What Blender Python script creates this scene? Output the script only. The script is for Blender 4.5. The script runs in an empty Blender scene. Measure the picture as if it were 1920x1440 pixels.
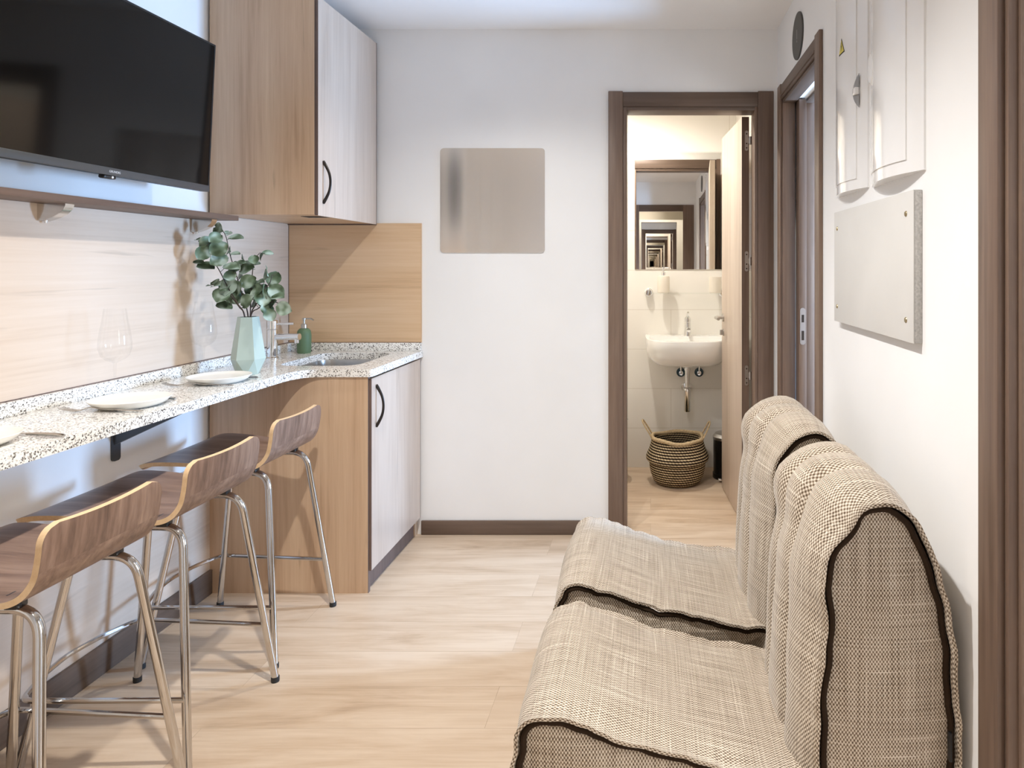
import bpy, bmesh, math, random
from mathutils import Vector, Matrix, noise as mnoise

R = random.Random(7)
sc = bpy.context.scene
COL = sc.collection
PI = math.pi
EYE = 1.285
F = 1280.0
VX, VY = 1220.0, 500.0

def at(px, py, Y):
    """world point seen at pixel (px, py) at depth Y"""
    return Vector(((px - VX) * Y / F, Y, EYE - (py - VY) * Y / F))

# ------------------------------------------------------------------ materials
def srgb(r, g, b):
    f = lambda c: (c / 255 / 12.92) if c / 255 <= 0.04045 else ((c / 255 + 0.055) / 1.055) ** 2.4
    return (f(r), f(g), f(b), 1.0)

class NT:
    def __init__(self, name):
        self.m = bpy.data.materials.new(name)
        self.m.use_nodes = True
        self.t = self.m.node_tree
        self.b = self.t.nodes['Principled BSDF']
    def n(self, typ, **kw):
        nd = self.t.nodes.new(typ)
        for k, v in kw.items():
            if hasattr(nd, k):
                setattr(nd, k, v)
            else:
                nd.inputs[k.replace('_', ' ')].default_value = v
        return nd
    def l(self, a, ao, b, bi):
        self.t.links.new(a.outputs[ao], b.inputs[bi])
    def math(self, op, a, b=None):
        nd = self.t.nodes.new('ShaderNodeMath'); nd.operation = op
        for i, v in enumerate((a, b)):
            if v is None: continue
            if isinstance(v, (int, float)): nd.inputs[i].default_value = v
            else: self.t.links.new(v, nd.inputs[i])
        return nd.outputs[0]
    def ramp(self, src, stops):
        nd = self.t.nodes.new('ShaderNodeValToRGB')
        e = nd.color_ramp.elements
        while len(e) < len(stops): e.new(0.5)
        for k, (p, c) in enumerate(stops):
            e[k].position = p; e[k].color = c
        self.t.links.new(src, nd.inputs[0])
        return nd.outputs[0]
    def set(self, **kw):
        for k, v in kw.items():
            self.b.inputs[k.replace('_', ' ')].default_value = v
    def bump(self, src, strength=0.2, dist=0.001):
        nd = self.t.nodes.new('ShaderNodeBump')
        nd.inputs['Strength'].default_value = strength
        nd.inputs['Distance'].default_value = dist
        self.t.links.new(src, nd.inputs['Height'])
        self.t.links.new(nd.outputs[0], self.b.inputs['Normal'])

def plain(name, col, rough=0.5, metal=0.0, spec=0.5, var=0.0, vscale=8.0, bump=0.0, bscale=200.0, coat=0.0):
    k = NT(name)
    k.set(Base_Color=col, Roughness=rough, Metallic=metal, Specular_IOR_Level=spec, Coat_Weight=coat)
    tc = k.n('ShaderNodeTexCoord')
    nz = k.n('ShaderNodeTexNoise', Scale=vscale, Detail=4.0)
    k.l(tc, 'Object', nz, 'Vector')
    v = max(var, 0.02)
    lo = tuple(c * (1 - v) for c in col[:3]) + (1,)
    hi = tuple(min(1, c * (1 + v)) for c in col[:3]) + (1,)
    k.t.links.new(k.ramp(nz.outputs['Fac'], [(0.3, lo), (0.7, hi)]), k.b.inputs['Base Color'])
    if bump > 0:
        n2 = k.n('ShaderNodeTexNoise', Scale=bscale, Detail=3.0)
        k.l(tc, 'Object', n2, 'Vector')
        k.bump(n2.outputs['Fac'], bump, 0.001)
    return k.m

def wood(name, dark, mid, light, grain='Z', fine=1.0, rough=0.45, spec=0.4, wide=7.0, bump=0.1, knots=True):
    k = NT(name)
    k.set(Roughness=rough, Specular_IOR_Level=spec)
    tc = k.n('ShaderNodeTexCoord')
    ax = 'XYZ'.index(grain)
    def mp(across, along):
        m = k.n('ShaderNodeMapping')
        s = [across] * 3; s[ax] = along
        m.inputs['Scale'].default_value = s
        k.l(tc, 'Object', m, 'Vector')
        return m
    n1 = k.n('ShaderNodeTexNoise', Scale=1.0, Detail=5.0, Roughness=0.6, Distortion=0.8)
    k.l(mp(wide, wide * 0.09), 'Vector', n1, 'Vector')
    n2 = k.n('ShaderNodeTexNoise', Scale=1.0, Detail=4.0, Roughness=0.65)
    k.l(mp(90 * fine, 2.2 * fine), 'Vector', n2, 'Vector')
    a = k.math('MULTIPLY', n1.outputs['Fac'], 0.62)
    b = k.math('MULTIPLY', n2.outputs['Fac'], 0.38)
    s = k.math('ADD', a, b)
    col = k.ramp(s, [(0.30, dark), (0.46, mid), (0.66, light)])
    if knots:
        n3 = k.n('ShaderNodeTexNoise', Scale=1.0, Detail=3.0, Distortion=0.4)
        k.l(mp(26, 2.2), 'Vector', n3, 'Vector')
        kn = k.ramp(n3.outputs['Fac'], [(0.66, (0, 0, 0, 1)), (0.78, (1, 1, 1, 1))])
        mx = k.n('ShaderNodeMix', data_type='RGBA')
        k.t.links.new(k.math('MULTIPLY', kn, 0.55), mx.inputs[0])
        k.t.links.new(col, mx.inputs[6])
        mx.inputs[7].default_value = tuple(c * 0.62 for c in dark[:3]) + (1,)
        col = mx.outputs[2]
    k.t.links.new(col, k.b.inputs['Base Color'])
    k.bump(n2.outputs['Fac'], bump, 0.0006)
    return k.m

OAK_D, OAK_M, OAK_L = srgb(174, 142, 112), srgb(201, 169, 138), srgb(217, 189, 158)
M = {}
M['oak_v'] = wood('oak laminate vertical grain', OAK_D, OAK_M, OAK_L, 'Z', rough=0.36, spec=0.5)
M['oak_y'] = wood('oak laminate grain along the wall', srgb(194,173,153), srgb(207,188,169), srgb(214,197,180), 'Y', rough=0.42)
M['oak_x'] = wood('oak laminate horizontal grain', srgb(188,154,120), srgb(214,182,146), srgb(224,196,164), 'X', rough=0.42)
M['oak_door'] = wood('oak laminate door face', srgb(170,148,130), srgb(190,170,153), srgb(203,185,169), 'Z', rough=0.33, spec=0.6, wide=9)
M['edge_dark'] = wood('dark edge band', srgb(84,68,62), srgb(104,86,78), srgb(118,98,90), 'Z', rough=0.5, knots=False)
M['walnut_v'] = wood('dark brown door frame vertical', srgb(88,71,60), srgb(114,94,81), srgb(138,117,101), 'Z', rough=0.42, fine=0.8, knots=False)
M['walnut_x'] = wood('dark brown door frame along x', srgb(76,63,54), srgb(95,79,68), srgb(113,95,83), 'X', rough=0.45, fine=0.8, knots=False)
M['walnut_y'] = wood('dark brown door frame along y', srgb(76,63,54), srgb(95,79,68), srgb(113,95,83), 'Y', rough=0.45, fine=0.8, knots=False)
M['shelf_front'] = wood('brown shelf board', srgb(84,66,56), srgb(102,82,70), srgb(118,96,82), 'Y', rough=0.5, knots=False)
M['ply_face'] = wood('walnut veneer', srgb(84,64,54), srgb(126,101,87), srgb(160,134,117), 'X', rough=0.38, fine=0.7, wide=16, knots=False, spec=0.5)
M['ply_back'] = wood('walnut veneer backrest', srgb(70,52,43), srgb(122,97,83), srgb(162,136,119), 'Z', rough=0.38, fine=0.7, wide=16, knots=False, spec=0.5)
M['ply_edge'] = wood('birch ply edge', srgb(196,162,122), srgb(214,182,142), srgb(226,198,160), 'Y', rough=0.5, knots=False)
M['bath_door'] = wood('light door veneer', srgb(168,150,134), srgb(196,179,163), srgb(210,195,180), 'Z', rough=0.45, fine=0.8, knots=False)

M['wall'] = plain('white wall paint', (0.86, 0.86, 0.855, 1), 0.75, spec=0.25, var=0.012, vscale=3, bump=0.04, bscale=300)
M['ceil'] = plain('white ceiling paint', (0.86, 0.85, 0.84, 1), 0.85, spec=0.2, var=0.01, vscale=3)
M['bath_paint'] = plain('cream bathroom paint', (0.80, 0.76, 0.68, 1), 0.8, spec=0.2, var=0.01)
M['chrome'] = plain('chrome', (0.80, 0.80, 0.80, 1), 0.07, 1.0)
M['stool_chrome'] = plain('stool chrome', (0.62, 0.61, 0.60, 1), 0.10, 1.0)
M['steel'] = plain('brushed steel', (0.50, 0.49, 0.48, 1), 0.28, 1.0, var=0.05, vscale=40)
M['cutlery'] = plain('cutlery steel', (0.50, 0.48, 0.45, 1), 0.2, 1.0)
M['satin'] = plain('satin nickel', (0.58, 0.56, 0.53, 1), 0.3, 1.0)
M['black_plastic'] = plain('black plastic', (0.012, 0.012, 0.013, 1), 0.35)
M['rubber'] = plain('black rubber', (0.02, 0.02, 0.02, 1), 0.7)
M['tv_screen'] = plain('tv glass', (0.004, 0.004, 0.004, 1), 0.08, spec=0.26)
M['tv_bezel'] = plain('tv bezel grey', (0.055, 0.056, 0.058, 1), 0.32, spec=0.5)
M['logo'] = plain('silver lettering', (0.6, 0.6, 0.62, 1), 0.4)
M['handle'] = plain('antique black metal', (0.035, 0.028, 0.024, 1), 0.35, 0.6)
M['white_gloss'] = plain('white gloss plastic', (0.85, 0.85, 0.845, 1), 0.14, spec=0.5, coat=0.3)
M['felt_front'] = plain('grey board', (0.66, 0.65, 0.625, 1), 0.85, spec=0.2, var=0.03, vscale=5)
M['felt_edge'] = plain('speckled grey board edge', (0.50, 0.49, 0.47, 1), 0.9, spec=0.1, var=0.2, vscale=170, bump=0.4)
M['screw'] = plain('brass screw', (0.42, 0.35, 0.22, 1), 0.3, 1.0)
M['sign_dark'] = plain('dark grey sign plate', (0.058, 0.055, 0.05, 1), 0.45)
M['sign_mark'] = plain('pale sign mark', (0.3, 0.29, 0.27, 1), 0.5)
M['yellow'] = plain('warning yellow', srgb(214, 200, 84), 0.5)
M['grey_latch'] = plain('grey latch recess', (0.28, 0.28, 0.28, 1), 0.4)
M['black_line'] = plain('black print', (0.02, 0.02, 0.02, 1), 0.6)
M['bracket_dark'] = plain('dark grey painted steel', (0.075, 0.085, 0.10, 1), 0.45, 0.3)
M['pale_metal'] = plain('polished shelf bracket', (0.66, 0.63, 0.60, 1), 0.14, 1.0)
M['porcelain'] = plain('porcelain', (0.86, 0.85, 0.82, 1), 0.1, spec=0.6, coat=0.5)
M['plate'] = plain('cream stoneware', (0.82, 0.80, 0.745, 1), 0.22, spec=0.5)
M['vase'] = plain('pale green glaze', srgb(172, 187, 177), 0.25, spec=0.5, var=0.04)
M['soap_green'] = plain('matt green ceramic', srgb(92, 116, 84), 0.55, var=0.05)
M['soap_cream'] = plain('cream ceramic', srgb(226, 218, 204), 0.45)
M['stem'] = plain('brown stem', srgb(70, 58, 52), 0.7)
M['bin_dark'] = plain('dark bin shell', (0.03, 0.026, 0.022, 1), 0.25, 0.7)
M['lock'] = plain('lock plate', (0.36, 0.34, 0.34, 1), 0.35, 1.0)
M['hole'] = plain('dark recess', (0.03, 0.02, 0.012, 1), 0.8)
M['mirror'] = plain('mirror silver', (0.90, 0.89, 0.87, 1), 0.0, 1.0, var=0.0)
M['valve_blue'] = plain('dark valve rose', (0.05, 0.08, 0.10, 1), 0.2, 0.9)

def mk_leaf():
    k = NT('eucalyptus leaf')
    k.set(Roughness=0.5, Specular_IOR_Level=0.35)
    gi = k.n('ShaderNodeTexCoord')
    nz = k.n('ShaderNodeTexNoise', Scale=26.0, Detail=1.0)
    k.l(gi, 'Object', nz, 'Vector')
    k.t.links.new(k.ramp(nz.outputs['Fac'], [(0.34, srgb(62, 78, 54)), (0.5, srgb(104, 124, 100)), (0.64, srgb(166, 184, 172))]), k.b.inputs['Base Color'])
    return k.m
M['leaf'] = mk_leaf()

def mk_granite():
    k = NT('speckled granite')
    k.set(Roughness=0.18, Specular_IOR_Level=0.5)
    tc = k.n('ShaderNodeTexCoord')
    v1 = k.n('ShaderNodeTexVoronoi', Scale=290.0)
    k.l(tc, 'Object', v1, 'Vector')
    sp = k.n('ShaderNodeSeparateColor')
    k.l(v1, 'Color', sp, 0)
    n1 = k.n('ShaderNodeTexNoise', Scale=70.0, Detail=3.0)
    k.l(tc, 'Object', n1, 'Vector')
    s = k.math('ADD', k.math('MULTIPLY', sp.outputs[0], 0.72), k.math('MULTIPLY', n1.outputs['Fac'], 0.42))
    c = k.ramp(s, [(0.21, srgb(62, 59, 56)), (0.31, srgb(142, 137, 130)), (0.40, srgb(206, 202, 194)), (0.50, srgb(234, 231, 225)), (0.8, srgb(241, 239, 234))])
    k.t.links.new(c, k.b.inputs['Base Color'])
    return k.m
M['granite'] = mk_granite()

def mk_floor():
    k = NT('pale oak planks')
    k.set(Roughness=0.36, Specular_IOR_Level=0.42)
    tc = k.n('ShaderNodeTexCoord')
    br = k.n('ShaderNodeTexBrick', Scale=1.0)
    br.offset = 0.37
    br.inputs['Brick Width'].default_value = 1.25
    br.inputs['Row Height'].default_value = 0.19
    br.inputs['Mortar Size'].default_value = 0.0011
    br.inputs['Mortar Smooth'].default_value = 0.1
    br.inputs['Color1'].default_value = (0, 0, 0, 1)
    br.inputs['Color2'].default_value = (1, 1, 1, 1)
    br.inputs['Mortar'].default_value = (0.5, 0.5, 0.5, 1)
    k.l(tc, 'Object', br, 'Vector')
    sp = k.n('ShaderNodeSeparateColor'); k.l(br, 'Color', sp, 0)
    m1 = k.n('ShaderNodeMapping'); m1.inputs['Scale'].default_value = (1.6, 11, 1)
    k.l(tc, 'Object', m1, 'Vector')
    n1 = k.n('ShaderNodeTexNoise', noise_dimensions='4D', Scale=1.0, Detail=5.0, Roughness=0.62, Distortion=1.1)
    k.l(m1, 'Vector', n1, 'Vector')
    k.t.links.new(k.math('MULTIPLY', sp.outputs[0], 9.0), n1.inputs['W'])
    m2 = k.n('ShaderNodeMapping'); m2.inputs['Scale'].default_value = (4, 110, 1)
    k.l(tc, 'Object', m2, 'Vector')
    n2 = k.n('ShaderNodeTexNoise', Scale=1.0, Detail=3.0)
    k.l(m2, 'Vector', n2, 'Vector')
    s = k.math('ADD', k.math('MULTIPLY', n1.outputs['Fac'], 0.72), k.math('MULTIPLY', n2.outputs['Fac'], 0.2))
    s = k.math('ADD', s, k.math('MULTIPLY', sp.outputs[0], 0.05))
    c = k.ramp(s, [(0.30, srgb(170, 145, 119)), (0.43, srgb(195, 171, 145)), (0.56, srgb(207, 186, 162)), (0.75, srgb(216, 198, 176))])
    mx = k.n('ShaderNodeMix', data_type='RGBA')
    k.t.links.new(k.math('MULTIPLY', br.outputs['Fac'], 0.25), mx.inputs[0])
    k.t.links.new(c, mx.inputs[6])
    mx.inputs[7].default_value = srgb(120, 92, 68)
    k.t.links.new(mx.outputs[2], k.b.inputs['Base Color'])
    k.bump(n2.outputs['Fac'], 0.08, 0.0005)
    return k.m
M['floor'] = mk_floor()

def mk_tile():
    k = NT('cream wall tiles')
    k.set(Roughness=0.22, Specular_IOR_Level=0.45)
    tc = k.n('ShaderNodeTexCoord')
    sx = k.n('ShaderNodeSeparateXYZ'); k.l(tc, 'Object', sx, 0)
    cb = k.n('ShaderNodeCombineXYZ')
    k.t.links.new(k.math('ADD', sx.outputs[0], sx.outputs[1]), cb.inputs[0])
    k.t.links.new(sx.outputs[2], cb.inputs[1])
    br = k.n('ShaderNodeTexBrick', Scale=1.0)
    br.offset = 0.5
    br.inputs['Brick Width'].default_value = 0.75
    br.inputs['Row Height'].default_value = 0.2525
    br.inputs['Mortar Size'].default_value = 0.0018
    br.inputs['Color1'].default_value = (0.84, 0.81, 0.75, 1)
    br.inputs['Color2'].default_value = (0.85, 0.82, 0.765, 1)
    br.inputs['Mortar'].default_value = (0.70, 0.655, 0.58, 1)
    k.t.links.new(cb.outputs[0], br.inputs['Vector'])
    k.t.links.new(br.outputs['Color'], k.b.inputs['Base Color'])
    return k.m
M['tile'] = mk_tile()

def mk_fabric():
    k = NT('beige woven upholstery')
    k.set(Roughness=0.92, Specular_IOR_Level=0.12, Sheen_Weight=0.25)
    uv = k.n('ShaderNodeUVMap')
    # slight wobble of the yarns
    nz = k.n('ShaderNodeTexNoise', Scale=28.0, Detail=2.0)
    k.l(uv, 'UV', nz, 'Vector')
    vm = k.n('ShaderNodeVectorMath', operation='SCALE'); vm.inputs['Scale'].default_value = 0.004
    k.l(nz, 'Color', vm, 0)
    va = k.n('ShaderNodeVectorMath', operation='ADD')
    k.l(uv, 'UV', va, 0); k.l(vm, 'Vector', va, 1)
    sx = k.n('ShaderNodeSeparateXYZ'); k.l(va, 'Vector', sx, 0)
    wu, w = 2 * PI / 0.0064, 2 * PI / 0.0092
    su = k.math('SINE', k.math('MULTIPLY', sx.outputs[0], wu))
    sv = k.math('SINE', k.math('MULTIPLY', sx.outputs[1], w))
    pr = k.math('MULTIPLY', su, sv)
    # yarn colour: each warp / weft thread a slightly different tone
    def thread(i, along, across):
        m = k.n('ShaderNodeMapping')
        sc_ = [along, along, 1]; sc_[i] = across
        m.inputs['Scale'].default_value = sc_
        k.l(uv, 'UV', m, 'Vector')
        t = k.n('ShaderNodeTexNoise', Scale=1.0, Detail=2.0)
        k.l(m, 'Vector', t, 'Vector')
        return t.outputs['Fac']
    ta = thread(0, 5.0, 260.0); tb = thread(1, 5.0, 260.0)
    fac = k.math('ADD', k.math('MULTIPLY', pr, 0.42), 0.60)
    fac = k.math('ADD', fac, k.math('MULTIPLY', k.math('SUBTRACT', ta, 0.5), 0.55))
    fac = k.math('ADD', fac, k.math('MULTIPLY', k.math('SUBTRACT', tb, 0.5), 0.45))
    slub_a = k.ramp(ta, [(0.68, (0, 0, 0, 1)), (0.74, (1, 1, 1, 1))])
    slub_b = k.ramp(tb, [(0.68, (0, 0, 0, 1)), (0.74, (1, 1, 1, 1))])
    fac = k.math('ADD', fac, k.math('MULTIPLY', k.math('ADD', slub_a, slub_b), 0.25))
    c = k.ramp(fac, [(0.10, srgb(68, 54, 42)), (0.38, srgb(122, 105, 87)), (0.64, srgb(188, 173, 153)), (0.94, srgb(225, 215, 200))])
    k.t.links.new(c, k.b.inputs['Base Color'])
    k.bump(pr, 0.35, 0.0012)
    return k.m
M['fabric'] = mk_fabric()
M['seam_shade'] = plain('dark brown seam', srgb(52, 40, 30), 0.9, spec=0.1)  # dark colour standing for shade beneath the cover flange

def mk_basket():
    k = NT('woven seagrass, natural and black')
    k.set(Roughness=0.8, Specular_IOR_Level=0.2)
    tc = k.n('ShaderNodeTexCoord')
    sx = k.n('ShaderNodeSeparateXYZ'); k.l(tc, 'Object', sx, 0)
    z = sx.outputs[2]
    ang = k.math('ARCTAN2', sx.outputs[1], sx.outputs[0])
    row = k.math('SINE', k.math('MULTIPLY', z, 2 * PI / 0.0145))
    twist = k.math('SINE', k.math('ADD', k.math('MULTIPLY', ang, 58.0), k.math('MULTIPLY', z, 240.0)))
    nz = k.n('ShaderNodeTexNoise', Scale=60.0, Detail=2.0)
    k.l(tc, 'Object', nz, 'Vector')
    f = k.math('ADD', row, k.math('MULTIPLY', twist, 0.35))
    f = k.math('ADD', f, k.math('MULTIPLY', k.math('SUBTRACT', nz.outputs['Fac'], 0.5), 0.9))
    f = k.math('ADD', k.math('MULTIPLY', f, 0.34), 0.47)
    c = k.ramp(f, [(0.38, srgb(38, 28, 20)), (0.52, srgb(96, 76, 52)), (0.66, srgb(190, 170, 134)), (0.9, srgb(216, 200, 168))])
    k.t.links.new(c, k.b.inputs['Base Color'])
    k.bump(f, 0.6, 0.004)
    return k.m
M['basket'] = mk_basket()
M['seagrass'] = plain('natural seagrass rope', srgb(188, 166, 130), 0.8, var=0.3, vscale=120, bump=0.5, bscale=160)

def mk_glass(name, tint, edge=0.55):
    k = NT(name)
    t = k.t
    tr = k.n('ShaderNodeBsdfTransparent'); tr.inputs[0].default_value = tint
    gl = k.n('ShaderNodeBsdfGlossy'); gl.inputs['Roughness'].default_value = 0.02
    lw = k.n('ShaderNodeLayerWeight'); lw.inputs['Blend'].default_value = 0.22
    mx = k.n('ShaderNodeMixShader')
    f = k.math('ADD', k.math('MULTIPLY', lw.outputs['Facing'], edge), 0.02)
    t.links.new(f, mx.inputs[0])
    k.l(tr, 0, mx, 1); k.l(gl, 0, mx, 2)
    out = [n for n in t.nodes if n.type == 'OUTPUT_MATERIAL'][0]
    t.links.new(mx.outputs[0], out.inputs['Surface'])
    return k.m
M['glass'] = mk_glass('clear thin glass', (0.994, 0.994, 0.994, 1), 0.24)
M['shelf_glass'] = mk_glass('shelf glass', (0.985, 0.995, 0.985, 1), 0.12)

def mk_steelpanel():
    k = NT('wavy polished steel sheet')
    k.set(Base_Color=(0.86, 0.83, 0.80, 1), Metallic=1.0, Roughness=0.22)
    tc = k.n('ShaderNodeTexCoord')
    mp = k.n('ShaderNodeMapping'); mp.inputs['Scale'].default_value = (6, 1, 0.6)
    k.l(tc, 'Object', mp, 'Vector')
    nz = k.n('ShaderNodeTexNoise', Scale=1.0, Detail=1.0)
    k.l(mp, 'Vector', nz, 'Vector')
    k.bump(nz.outputs['Fac'], 0.45, 0.02)
    return k.m
M['steelpanel'] = mk_steelpanel()

# ------------------------------------------------------------------ mesh helpers
def box(bm, x0, x1, y0, y1, z0, z1, bev=0.0, seg=2):
    t = bmesh.new()
    bmesh.ops.create_cube(t, size=1.0)
    for v in t.verts:
        v.co = Vector(((x0 + x1) / 2 + v.co.x * (x1 - x0), (y0 + y1) / 2 + v.co.y * (y1 - y0), (z0 + z1) / 2 + v.co.z * (z1 - z0)))
    if bev > 0:
        bmesh.ops.bevel(t, geom=list(t.edges), offset=bev, segments=seg, profile=0.5, affect='EDGES')
    merge(bm, t)

def merge(bm, t, mat=None):
    if mat is not None:
        bmesh.ops.transform(t, matrix=mat, verts=t.verts)
    mp = {}
    for v in t.verts: mp[v] = bm.verts.new(v.co)
    for f in t.faces:
        try: bm.faces.new([mp[v] for v in f.verts])
        except ValueError: pass
    t.free()

def catmull(pts, n=8, closed=False):
    pts = [Vector(p) for p in pts]
    out = []
    N = len(pts)
    rng = range(N) if closed else range(N - 1)
    for i in rng:
        if closed:
            p0, p1, p2, p3 = pts[(i - 1) % N], pts[i], pts[(i + 1) % N], pts[(i + 2) % N]
        else:
            p0 = pts[i - 1] if i else pts[0] * 2 - pts[1]
            p1, p2 = pts[i], pts[i + 1]
            p3 = pts[i + 2] if i + 2 < N else pts[-1] * 2 - pts[-2]
        for k in range(n):
            t = k / n
            out.append(0.5 * ((2 * p1) + (p2 - p0) * t + (2 * p0 - 5 * p1 + 4 * p2 - p3) * t * t + (3 * p1 - p0 - 3 * p2 + p3) * t ** 3))
    if not closed: out.append(pts[-1])
    return out

def rounded(pts, r, n=6):
    """polyline with its corners rounded to radius ~r"""
    pts = [Vector(p) for p in pts]
    out = [pts[0]]
    for i in range(1, len(pts) - 1):
        a, b, c = pts[i - 1], pts[i], pts[i + 1]
        d1 = min(r, (a - b).length * 0.49); d2 = min(r, (c - b).length * 0.49)
        p, q = b + (a - b).normalized() * d1, b + (c - b).normalized() * d2
        for k in range(n + 1):
            t = k / n
            out.append(p * (1 - t) ** 2 + b * 2 * t * (1 - t) + q * t * t)
    out.append(pts[-1])
    return out

def tube(bm, pts, r, seg=12, closed=False, caps=True, flat=None):
    pts = [Vector(p) for p in pts]
    n = len(pts)
    rad = r if callable(r) else (lambda t: r)
    up = None
    rings = []
    for i, p in enumerate(pts):
        if closed: d = pts[(i + 1) % n] - pts[i - 1]
        else: d = pts[min(i + 1, n - 1)] - pts[max(i - 1, 0)]
        d.normalize()
        if up is None:
            up = Vector((0, 0, 1)) if abs(d.z) < 0.9 else Vector((0, 1, 0))
        up = (up - d * up.dot(d))
        if up.length < 1e-6: up = d.orthogonal()
        up.normalize()
        s = d.cross(up)
        rr = rad(i / max(1, n - 1))
        ring = []
        for k in range(seg):
            a = 2 * PI * k / seg
            fl = flat if flat else 1.0
            ring.append(bm.verts.new(p + (up * math.cos(a) * rr * fl + s * math.sin(a) * rr)))
        rings.append(ring)
    m = n if closed else n - 1
    for i in range(m):
        A, B = rings[i], rings[(i + 1) % n]
        for k in range(seg):
            bm.faces.new((A[k], A[(k + 1) % seg], B[(k + 1) % seg], B[k]))
    if caps and not closed:
        bm.faces.new(list(reversed(rings[0]))); bm.faces.new(rings[-1])

def lathe(bm, prof, seg=40, c=(0, 0, 0), axis='Z', sy=1.0, caps=True, rot=0.0):
    c = Vector(c)
    rings = []
    for (r, z) in prof:
        ring = []
        for k in range(seg):
            a = 2 * PI * k / seg + rot
            x, y = r * math.cos(a), r * math.sin(a) * sy
            p = {'Z': Vector((x, y, z)), 'Y': Vector((x, z, y)), 'X': Vector((z, x, y))}[axis]
            ring.append(bm.verts.new(c + p))
        rings.append(ring)
    for A, B in zip(rings, rings[1:]):
        for k in range(seg):
            bm.faces.new((A[k], A[(k + 1) % seg], B[(k + 1) % seg], B[k]))
    if caps:
        if prof[0][0] > 1e-5: bm.faces.new(list(reversed(rings[0])))
        if prof[-1][0] > 1e-5: bm.faces.new(rings[-1])

def prism(bm, poly, vec, holes=()):
    """polygon (3D points) with holes, extruded by vec"""
    t = bmesh.new()
    edges = []
    for loop in [poly] + list(holes):
        vs = [t.verts.new(Vector(p)) for p in loop]
        for i in range(len(vs)):
            edges.append(t.edges.new((vs[i], vs[(i + 1) % len(vs)])))
    bmesh.ops.triangle_fill(t, use_beauty=True, use_dissolve=False, edges=edges)
    ret = bmesh.ops.extrude_face_region(t, geom=list(t.faces))
    for g in ret['geom']:
        if isinstance(g, bmesh.types.BMVert): g.co += Vector(vec)
    merge(bm, t)

def rrect(cx, cz, w, h, r, n=5):
    """rounded rectangle as (a,b) points"""
    out = []
    for (sx, sz, a0) in ((1, 1, 0), (-1, 1, 90), (-1, -1, 180), (1, -1, 270)):
        for k in range(n + 1):
            a = math.radians(a0 + 90 * k / n)
            out.append((cx + sx * (w / 2 - r) + r * math.cos(a), cz + sz * (h / 2 - r) + r * math.sin(a)))
    return out

def finish(name, bm, mats, parent=None, sharp=35.0, normals=True, loc=None):
    """link bm as one mesh object; vertices are given in the parent's frame offset (world minus parent location)"""
    off = Vector((0, 0, 0))
    if parent is not None:
        p = parent
        while p is not None:
            off += p.location; p = p.parent
    if loc is not None: off += Vector(loc)
    if off.length > 0:
        for v in bm.verts: v.co -= off
    bmesh.ops.remove_doubles(bm, verts=bm.verts, dist=1e-6)
    if normals: bmesh.ops.recalc_face_normals(bm, faces=bm.faces)
    for f in bm.faces: f.smooth = True
    ca = math.radians(sharp)
    for e in bm.edges:
        if len(e.link_faces) == 2 and e.calc_face_angle(0) > ca: e.smooth = False
    me = bpy.data.meshes.new(name)
    bm.to_mesh(me); bm.free()
    o = bpy.data.objects.new(name, me)
    for m in (mats if isinstance(mats, (list, tuple)) else [mats]):
        me.materials.append(M[m])
    COL.objects.link(o)
    if parent is not None: o.parent = parent
    if loc is not None: o.location = Vector(loc)
    return o

def tag(o, label, cat, group=None):
    o['label'] = label; o['category'] = cat
    if group: o['group'] = group
    return o

def thing(name, label, cat, loc=(0, 0, 0), group=None):
    o = bpy.data.objects.new(name, None)
    o.empty_display_size = 0.05
    COL.objects.link(o)
    o.location = Vector(loc)
    return tag(o, label, cat, group)

def struct(name, bm, mats, parent=None, label=None, cat=None):
    o = finish(name, bm, mats, parent)
    if parent is None:
        o['kind'] = 'structure'
        o['label'] = label; o['category'] = cat
    return o

def sroot(name, label, cat, loc):
    o = thing(name, label, cat, loc); o['kind'] = 'structure'
    return o

def part(name, mats, parent, *boxes, bev=0.0):
    bm = bmesh.new()
    for b in boxes: box(bm, *b, bev=bev)
    return finish(name, bm, mats, parent)

def dup(root, loc, label):
    r = root.copy(); COL.objects.link(r); r.location = Vector(loc); r['label'] = label
    for ch in list(root.children):
        c = ch.copy(); COL.objects.link(c); c.parent = r
        for g in ch.children:
            d = g.copy(); COL.objects.link(d); d.parent = c
    return r

# ------------------------------------------------------------------ dimensions
XL = -1.745          # painted left wall
XP = -1.735          # face of the wood panelling on it
XR = 0.61            # right wall
YB = 3.28            # back wall
YK = 2.686           # near side of the kitchen cabinets
ZC = 2.426           # ceiling
YR = -0.5            # wall behind the camera
DT = 2.035           # door opening height
BY1 = 4.37           # bathroom back wall

# ------------------------------------------------------------------ room shell
bm = bmesh.new(); box(bm, -1.95, 2.4, -1.75, 4.5, -0.06, 0.0)
struct('floor', bm, 'floor', label='pale oak plank floor running through room and bathroom', cat='floor')
bm = bmesh.new(); box(bm, -1.95, 2.4, -1.75, YB + 0.1, ZC, ZC + 0.06)
struct('ceiling', bm, 'ceil', label='plain white ceiling over the kitchen', cat='ceiling')
bm = bmesh.new(); box(bm, -1.0, 0.56, YB + 0.1, 4.5, ZC, ZC + 0.06); box(bm, 0.56, 2.4, YB + 0.1, 4.5, ZC, ZC + 0.06)
struct('ceiling_bathroom', bm, 'bath_paint', label='cream ceiling above the bathroom', cat='ceiling')
bm = bmesh.new(); box(bm, XL - 0.1, XL, YR - 0.1, YB + 0.1, 0, ZC)
struct('wall_left', bm, 'wall', label='white left wall behind the television and counter', cat='wall')

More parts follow.
